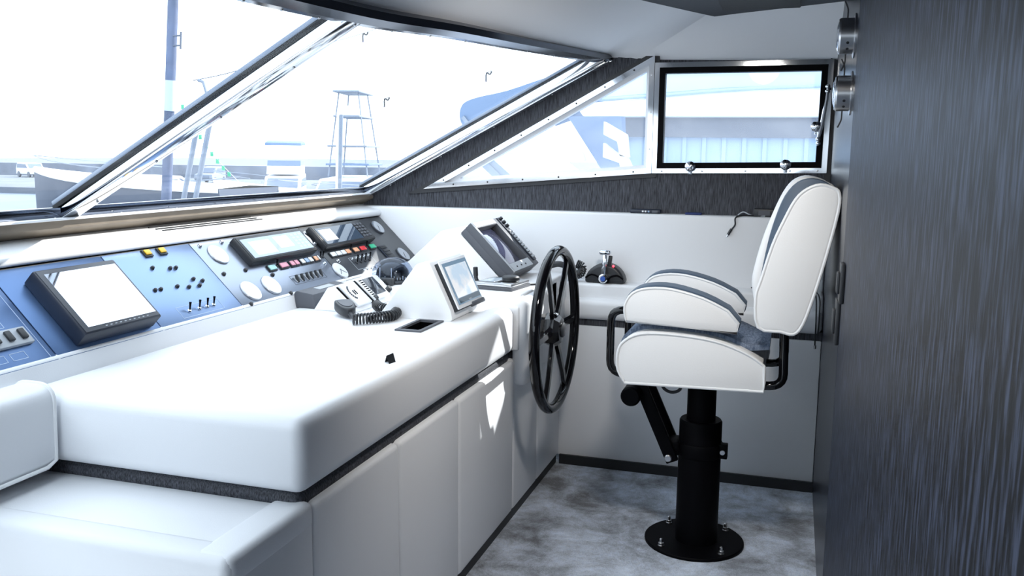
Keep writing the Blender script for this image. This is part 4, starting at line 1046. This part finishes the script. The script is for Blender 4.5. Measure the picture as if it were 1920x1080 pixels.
# ================================================================ OUTSIDE: THE MARINA
fd = obj('foredeck', prism(nb(), [(-2.78, 0.95), (-10.5, 0.55), (-10.5, 0.3), (-2.78, 0.3)], -0.5, 4.2, 'y', r=0.05), WHITEPAINT, kind='structure')
O_WHITE = mat('boat_white', (0.80, 0.83, 0.87), 0.35)
O_GREY = mat('harbour_grey', (0.16, 0.19, 0.25), 0.8, var=0.25, vscale=0.5)
O_DARK = mat('dark_hull', (0.085, 0.105, 0.15), 0.5)
O_WIN = mat('boat_window', (0.13, 0.17, 0.25), 0.3)
O_BLUE = mat('canopy_blue', (0.14, 0.21, 0.34), 0.7)
O_PALE = mat('pale_blue_curtain', (0.33, 0.44, 0.58), 0.7)
O_BAND = mat('grey_brown_band', (0.12, 0.135, 0.175), 0.5)
O_WOOD = mat('piling_blue_grey', (0.085, 0.115, 0.20), 0.7, var=0.25, vscale=3)
O_METAL = mat('grey_metal_pole', (0.22, 0.26, 0.33), 0.5)
WATER = mat('harbour_water', (0.085, 0.12, 0.175), 0.4, spec=0.25, bump=1.0, bscale=2.0, var=0.2, vscale=0.3)
obj('harbour_water', box(nb(), (-260, 4.6, -2.6), (160, 60, -2.2)), WATER, kind='structure')
obj('quay_ground', box(nb(), (-300, 60, -2.6), (200, 420, -1.7)), mat('quay_concrete', (0.13, 0.155, 0.20), 0.9, var=0.2, vscale=0.3), kind='structure')
bm = nb(); prism(bm, [(-190, 96), (-150, 92), (-100, 90), (-70, 92), (-30, 96), (30, 100), (30, 104), (-30, 100), (-70, 96), (-100, 94), (-150, 96), (-190, 100)], -1.7, -0.15, 'z')
tag(obj('breakwater_wall', bm, O_GREY), 'long grey breakwater wall behind the parked cars', 'wall')

def car(label, loc, head, paint, L=4.6):
    t = thing('car', label, 'car', loc)
    M = Matrix.Translation(V(loc)) @ Matrix.Rotation(head, 4, 'Z')
    side = [(-2.2, 0.35), (2.2, 0.35), (2.3, 0.62), (2.2, 0.95), (1.25, 1.05), (0.75, 1.62), (-1.75, 1.70), (-2.2, 1.05)]
    obj('car_body', prism(nb(), side, -0.9, 0.9, 'y', r=0.08, M=M), paint, t)
    obj('side_window', prism(nb(), [(-1.9, 1.08), (1.1, 1.08), (0.65, 1.52), (-1.65, 1.58)], -0.92, 0.92, 'y', M=M), O_WIN, t)
    obj('windscreen', prism(nb(), [(1.22, 1.10), (1.28, 1.10), (0.84, 1.58), (0.78, 1.58)], -0.75, 0.75, 'y', M=M), O_WIN, t)
    obj('grille', box(nb(), (2.25, -0.6, 0.55), (2.32, 0.6, 0.85), 0.02, 2, M), O_WIN, t)
    for x in (-1.4, 1.4):
        for y in (-0.85, 0.85): obj('wheel', cyl(nb(), M @ V((x, y-0.1, 0.34)), M @ V((x, y+0.1, 0.34)), 0.34, 14), O_DARK, t)
car('white off-road car parked in front of the breakwater wall', (-86.6, 84.0, -1.7), 2.75+math.pi, WHITEPAINT)
car('grey off-road car parked facing the water beside the leaning poles', (-56.5, 77.0, -1.7), -1.25, O_METAL)

def yacht(name, label, loc, head, L, hullm, fly=False, tower=False, B=None, freeboard=1.0, cabin=True, group=None):
    """motor boat; length along local x, bow at +x"""
    t = thing(name, label, 'boat', loc)
    M = Matrix.Translation(V(loc)) @ Matrix.Rotation(head, 4, 'Z')
    B = B or L*0.30; F = freeboard
    secs = []
    for i in range(11):
        s = i/10; x = -L/2 + L*s
        w = B/2*(1 - max(0, (s-0.45)/0.55)**2.2); w = max(w, 0.03)
        sh = F*(1+0.35*s*s)
        secs.append([M @ V((x, -w, sh)), M @ V((x, -w*0.82, 0.25)), M @ V((x, 0, -0.3+0.4*max(0, s-0.7))), M @ V((x, w*0.82, 0.25)), M @ V((x, w, sh))])
    bm = nb(); strip(bm, secs); bm.verts.ensure_lookup_table(); bm.faces.new([bm.verts[k] for k in range(5)])
    obj('hull', bm, hullm, t, sharp=0.9)
    bm = nb(); rows = []
    for i in range(11):
        s = i/10; x = -L/2 + L*s; w = max(B/2*(1 - max(0, (s-0.45)/0.55)**2.2), 0.03); sh = F*(1+0.35*s*s)
        rows.append([M @ V((x, -w-0.03, sh-0.14)), M @ V((x, -w-0.03, sh+0.02)), M @ V((x, 0, sh+0.10)), M @ V((x, w+0.03, sh+0.02)), M @ V((x, w+0.03, sh-0.14))])
    obj('deck', strip(bm, rows), O_WHITE, t, sharp=0.7)
    if cabin:
        c0, c1 = -L*0.28, L*0.12; h = F*1.05
        prf = [(c0, h), (c1+L*0.14, h), (c1, h+0.95), (c0, h+1.05)]
        obj('cabin', prism(nb(), prf, -B*0.36, B*0.36, 'y', r=0.06, M=M), O_WHITE, t)
        prf = [(c0+0.2, h+0.35), (c1+L*0.07, h+0.35), (c1+L*0.01, h+0.80), (c0+0.3, h+0.85)]
        obj('cabin_window', prism(nb(), prf, -B*0.37, B*0.37, 'y', M=M), O_WIN, t)
        bm = nb(); prism(bm, [(c1+L*0.105, h+0.30), (c1+L*0.125, h+0.30), (c1+L*0.03, h+0.85), (c1+L*0.015, h+0.85)], -B*0.30, B*0.30, 'y', M=M); obj('windscreen', bm, O_WIN, t)
        top = h+1.05
        if fly:
            obj('fly_bridge', prism(nb(), [(c0, top), (c1-0.2, top), (c1-0.6, top+0.5), (c0, top+0.5)], -B*0.34, B*0.34, 'y', r=0.05, M=M), O_WHITE, t)
            obj('fly_screen', prism(nb(), [(c0+0.3, top+0.50), (c1-0.6, top+0.50), (c1-0.8, top+0.80), (c0+0.3, top+0.75)], -B*0.33, B*0.33, 'y', M=M), O_BLUE, t)
            for x in (c0+0.3, c1-0.8):
                for y in (-B*0.3, B*0.3): obj('top_post', bar(nb(), M @ V((x, y, top+0.5)), M @ V((x, y, top+1.75)), 0.06, 0.06), O_METAL, t)
            obj('hard_top', prism(nb(), [(c0-0.3, top+1.72), (c1-0.4, top+1.66), (c1-0.5, top+1.82), ((c0+c1)/2, top+1.95), (c0-0.3, top+1.88)], -B*0.36, B*0.36, 'y', r=0.03, M=M), O_BLUE, t)
        if tower:
            zt = top+0.5
            for x, x2 in ((c0+0.4, c0+0.9), (c1-0.9, c1-1.3)):
                for y in (-1, 1): obj('tower_leg', bar(nb(), M @ V((x, y*B*0.3, top)), M @ V((x2, y*B*0.15, top+4.1)), 0.05, 0.05), O_METAL, t)
            for dz, k in ((0.55, 0.33), (1.45, 0.30), (2.9, 0.2), (4.1, 0.2)): obj('tower_platform', box(nb(), (c0+0.3, -B*k, top+dz), (c1-0.8, B*k, top+dz+0.09), 0.02, 2, M), O_METAL if dz > 1.4 else O_BLUE, t)
            obj('tower_console', box(nb(), ((c0+c1)/2-0.4, -0.4, top+2.99), ((c0+c1)/2+0.4, 0.4, top+3.5), 0.04, 2, M), O_WHITE, t)
    bm = nb()
    for sgn in (-1, 1):
        P = []
        for i in range(6):
            s = 0.5+0.1*i; x = -L/2+L*s; w = max(B/2*(1 - max(0, (s-0.45)/0.55)**2.2), 0.03); P.append(M @ V((x, sgn*w*0.95, F*(1+0.35*s*s)+0.55)))
            bar(bm, M @ V((x, sgn*w*0.95, F*(1+0.35*s*s))), P[-1], 0.03, 0.03)
        tube(bm, P, 0.02, 6)
    obj('bow_rail', bm, O_METAL, t)
    return t
yacht('motor_boat', 'dark hulled boat with a white deck and bow pointing past the window frame', (-25.6, 30.0, -1.55), math.pi*0.97, 11.5, O_DARK, freeboard=1.65, cabin=False)
yacht('motor_boat', 'flybridge boat with a dark blue hard top beyond the foredeck', (-28.6, 46.0, -1.9), -1.1, 9.5, O_WHITE, fly=True, freeboard=1.0)
yacht('motor_boat', 'white fishing boat with a tall tuna tower beside the slim post', (-21.2, 40.0, -1.9), -1.35, 10, O_WHITE, tower=True, freeboard=1.1, B=3.3)
yacht('motor_boat', 'white cabin boat moored between the window divider and the thick piling', (-31.0, 38.0, -2.0), 0.5, 8.0, O_WHITE, freeboard=1.2)
yacht('motor_boat', 'low white boat moored under the grey car', (-28.5, 44.0, -2.0), 2.9, 9.0, O_WHITE, cabin=False, freeboard=1.35)
yacht('motor_boat', 'small white boat with a dark windscreen near the pillar', (-19.0, 48.0, -2.0), -0.6, 7.0, O_WHITE, freeboard=1.0)

pil = thing('mooring_piling', 'thick blue grey piling rising past the top of the windscreen', 'piling', (-13.7, 17.0, -2.2))
bm = nb(); tube(bm, [(-14.05, 17, -2.4), (-13.66, 17, 0.6), (-13.24, 17, 4.9), (-13.1, 17, 6.3)], 0.115, 14); obj('pile_post', bm, O_WOOD, pil)
bm = nb(); tube(bm, [(-13.47, 16.99, 2.35), (-13.415, 16.99, 3.02)], 0.119, 14); obj('pale_sleeve', bm, mat('pale_sleeve', (0.42, 0.50, 0.62), 0.5), pil)
bm = nb(); tube(bm, [(-13.04, 16.9, 3.68), (-13.01, 16.9, 4.05)], 0.022, 8)
for z in (3.76, 3.97): tube(bm, [(-13.30, 16.95, z), (-13.03, 16.9, z)], 0.018, 8)
obj('cleat', bm, O_DARK, pil)
bm = nb(); tube(bm, [(-14.0, 17.1, -2.3), (-13.80, 17.1, 0.5), (-13.60, 17.1, 2.45)], 0.035, 8); obj('side_pole', bm, O_METAL, pil)
dv = thing('leaning_poles', 'pair of leaning grey poles with a small crosshead near the grey car', 'poles', (-16.8, 22, -2.2))
for x0, x1, z1 in ((-17.5, -16.30, 3.0), (-17.1, -15.92, 2.9)):
    bm = nb(); tube(bm, [(x0-0.25, 22, -2.3), (x1, 22, z1)], 0.075, 10); obj('pole', bm, O_METAL, dv)
bm = nb(); tube(bm, [(-16.42, 22, 3.48), (-16.25, 22, 3.42), (-16.15, 22, 3.1), (-16.05, 22, 2.95)], 0.05, 8); tube(bm, [(-16.42, 22, 2.92), (-15.8, 22, 3.12)], 0.04, 8); obj('crosshead', bm, O_METAL, dv)
bm = nb(); tube(bm, smooth([(-16.6, 22, 3.47), (-15.6, 22, 3.62), (-14.6, 22, 3.85), (-13.3, 22, 4.3)], 5, False), 0.012, 6); obj('stay_wire', bm, O_DARK, dv)
ps = thing('mooring_post', 'slim grey and white post standing beside the tuna tower boat', 'post', (-16.25, 30, -2.2))
bm = nb(); tube(bm, [(-16.40, 30, -2.3), (-16.19, 30, 2.87)], 0.065, 10); obj('post_shaft', bm, O_METAL, ps)
bm = nb(); tube(bm, [(-16.53, 30, -2.3), (-16.32, 30, 2.87)], 0.065, 10); obj('post_side', bm, O_WHITE, ps)
bt = thing('bunting', 'string of small green flags slanting past the leaning poles', 'bunting', (-16.2, 22.0, 1))
A_, B_ = V((-17.15, 22.0, 3.05)), V((-15.2, 22.0, 0.62))
def bpt(t): return A_.lerp(B_, t) + V((0, 0, -0.25*math.sin(math.pi*t)))
bm = nb(); tube(bm, [bpt(i/12) for i in range(13)], 0.006, 5); obj('rope', bm, O_WHITE, bt)
for i in range(9):
    p = bpt(0.08+i*0.095); bm = nb(); box(bm, (p.x-0.05, p.y-0.005, p.z-0.13), (p.x+0.05, p.y+0.005, p.z)); obj('flag', bm, GREEN, bt)
obj_b = None
def bulb(label, p, wire):
    t = thing('festoon_light', label, 'string light', p)
    p = V(p)
    bm = nb(); tube(bm, wire, 0.0025, 5); obj('wire', bm, O_METAL, t)
    bm = nb(); tube(bm, smooth([p+V((0.03, 0, 0.02)), p+V((0.015, 0, 0.0)), p+V((-0.01, 0, 0.01)), p+V((-0.012, 0, -0.05))], 3, False), 0.006, 6); obj('lamp_hook', bm, BLACKPLASTIC, t)
    obj('glass_bulb', lathe(nb(), [(0.008, 0), (0.012, -0.02), (0.022, -0.06), (0.022, -0.085), (0.012, -0.10), (0, -0.103)], p+V((-0.012, 0, -0.04)), n=14), glass_mat('bulb_glass', (0.85, 0.8, 0.88), refl=3), t)
bulb('bare bulb hanging from a thin wire high beyond the windscreen', (-3.04, 6.0, 2.30), smooth([(-3.62, 6, 2.20), (-3.04, 6, 2.315), (-2.5, 5.9, 2.46), (-1.8, 5.2, 2.45), (-0.97, 4.46, 2.17)], 6, False))
bulb('bare bulb hanging in front of the sky above the tuna tower boat', (-2.875, 6.0, 1.835), [(-2.89, 6, 1.845), (-2.845, 6, 1.855)])
bulb('bare bulb hanging above the blue canopy', (-2.09, 6.0, 2.005), [(-2.105, 6, 2.015), (-2.06, 6, 2.03)])

# neighbouring yacht seen through the side windows
ny = thing('neighbour_yacht', 'white yacht moored alongside with a grey band and pale blue curtains', 'yacht', (0.5, 7.0, -2.2))
obj('hull', box(nb(), (-4.5, 7.0, -2.4), (6, 10, 0.9), 0.05), O_WHITE, ny)
obj('side_deck', box(nb(), (-3.0, 6.9, 0.9), (6, 10, 1.28), 0.03), O_WHITE, ny)
bm = nb(); box(bm, (-1.42, 7.05, 1.2), (6, 9.5, 1.63))
for i in range(40): box(bm, (-1.30+0.15*i, 7.035, 1.28), (-1.27+0.15*i, 7.06, 1.63))
obj('pale_curtain', bm, O_PALE, ny)
obj('grey_band', prism(nb(), [(-1.62, 1.75), (-1.45, 1.60), (6, 1.57), (6, 1.72)], 7.0, 9.5, 'y'), O_BAND, ny)
obj('fascia', prism(nb(), [(-1.62, 1.75), (6, 1.72), (6, 2.03), (0.2, 1.955), (-0.5, 1.94), (-1.1, 1.90), (-1.7, 1.85)], 6.95, 9.5, 'y', r=0.02), O_WHITE, ny)
bm = nb(); tube(bm, smooth([(-1.8, 6.94, 1.87), (-1.1, 6.94, 1.905), (-0.5, 6.94, 1.945), (0.2, 6.94, 1.965), (3, 6.94, 2.02)], 4, False), 0.013, 8); obj('rubbing_strip', bm, O_PALE, ny)
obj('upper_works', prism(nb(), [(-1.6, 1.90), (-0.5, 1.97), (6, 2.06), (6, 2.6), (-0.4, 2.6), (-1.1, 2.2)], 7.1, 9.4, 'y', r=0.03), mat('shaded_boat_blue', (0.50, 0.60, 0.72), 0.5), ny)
obj('navy_dodger', prism(nb(), [(-1.66, 1.74), (-1.25, 1.74), (-1.22, 1.30), (-1.36, 1.30)], 6.6, 6.75, 'y'), O_BLUE, ny)
obj('white_pylon', prism(nb(), [(-1.80, 1.80), (-1.73, 1.80), (-1.725, 1.64), (-1.50, 1.47), (-1.48, 1.41), (-2.06, 1.41), (-2.0, 1.47), (-1.79, 1.64)], 6.4, 6.5, 'y', r=0.01), O_WHITE, ny)
bm = nb(); prism(bm, [(-1.32, 1.69), (-1.16, 1.60), (-1.14, 1.44), (-1.20, 1.45), (-1.22, 1.55), (-1.32, 1.60)], 6.3, 6.4, 'y'); prism(bm, [(-1.32, 1.54), (-1.24, 1.48), (-1.15, 1.44), (-1.08, 1.30), (-1.18, 1.28), (-1.20, 1.40), (-1.32, 1.44)], 6.3, 6.4, 'y'); obj('white_steps', bm, O_WHITE, ny)
bm = nb(); bar(bm, (-2.35, 6.3, 1.50), (-2.05, 6.3, 1.24), 0.05, 0.05); bar(bm, (-2.28, 6.3, 1.50), (-1.98, 6.3, 1.24), 0.02, 0.05); obj('slanted_frame', bm, O_METAL, ny)
obj('coach_roof', prism(nb(), [(-2.9, 1.28), (-2.75, 1.38), (-2.35, 1.46), (-2.1, 1.28)], 6.6, 9, 'y', r=0.02), O_WHITE, ny)
cn = [(-3.07, 1.80), (-3.04, 1.92), (-2.90, 1.98), (-2.60, 2.04), (-2.2, 2.16), (-1.8, 2.26), (-1.7, 2.15), (-2.6, 1.86), (-2.93, 1.74), (-3.02, 1.70)]
obj('blue_canopy', prism(nb(), smooth(cn, 3), 8.0, 10.5, 'y', r=0.03), O_BLUE, ny)
bm = nb(); bar(bm, (-3.03, 7.99, 1.80), (-2.80, 7.99, 1.52), 0.02, 0.035); obj('canopy_strut', bm, O_METAL, ny)

# far town beyond the quay
def tower_block(label, x0, x1, y, z0, z1, nx, nz):
    t = thing('harbour_building', label, 'building', ((x0+x1)/2, y, z0))
    obj('facade', box(nb(), (x0, y, z0), (x1, y+8, z1)), mat('pale_facade', (0.34, 0.37, 0.42), 0.8), t)
    for i in range(nx):
        for j in range(nz):
            a = x0+(x1-x0)*(i+0.2)/nx; b = z0+(z1-z0)*(j+0.25)/nz
            obj('window', box(nb(), (a, y-0.2, b), (a+(x1-x0)/nx*0.6, y+0.2, b+(z1-z0)/nz*0.5)), O_DARK, t)
tower_block('low grey building with rows of windows seen through the triangular window', -78, -62, 240, -1.7, 5.0 if False else -0.2+2.0, 7, 3)
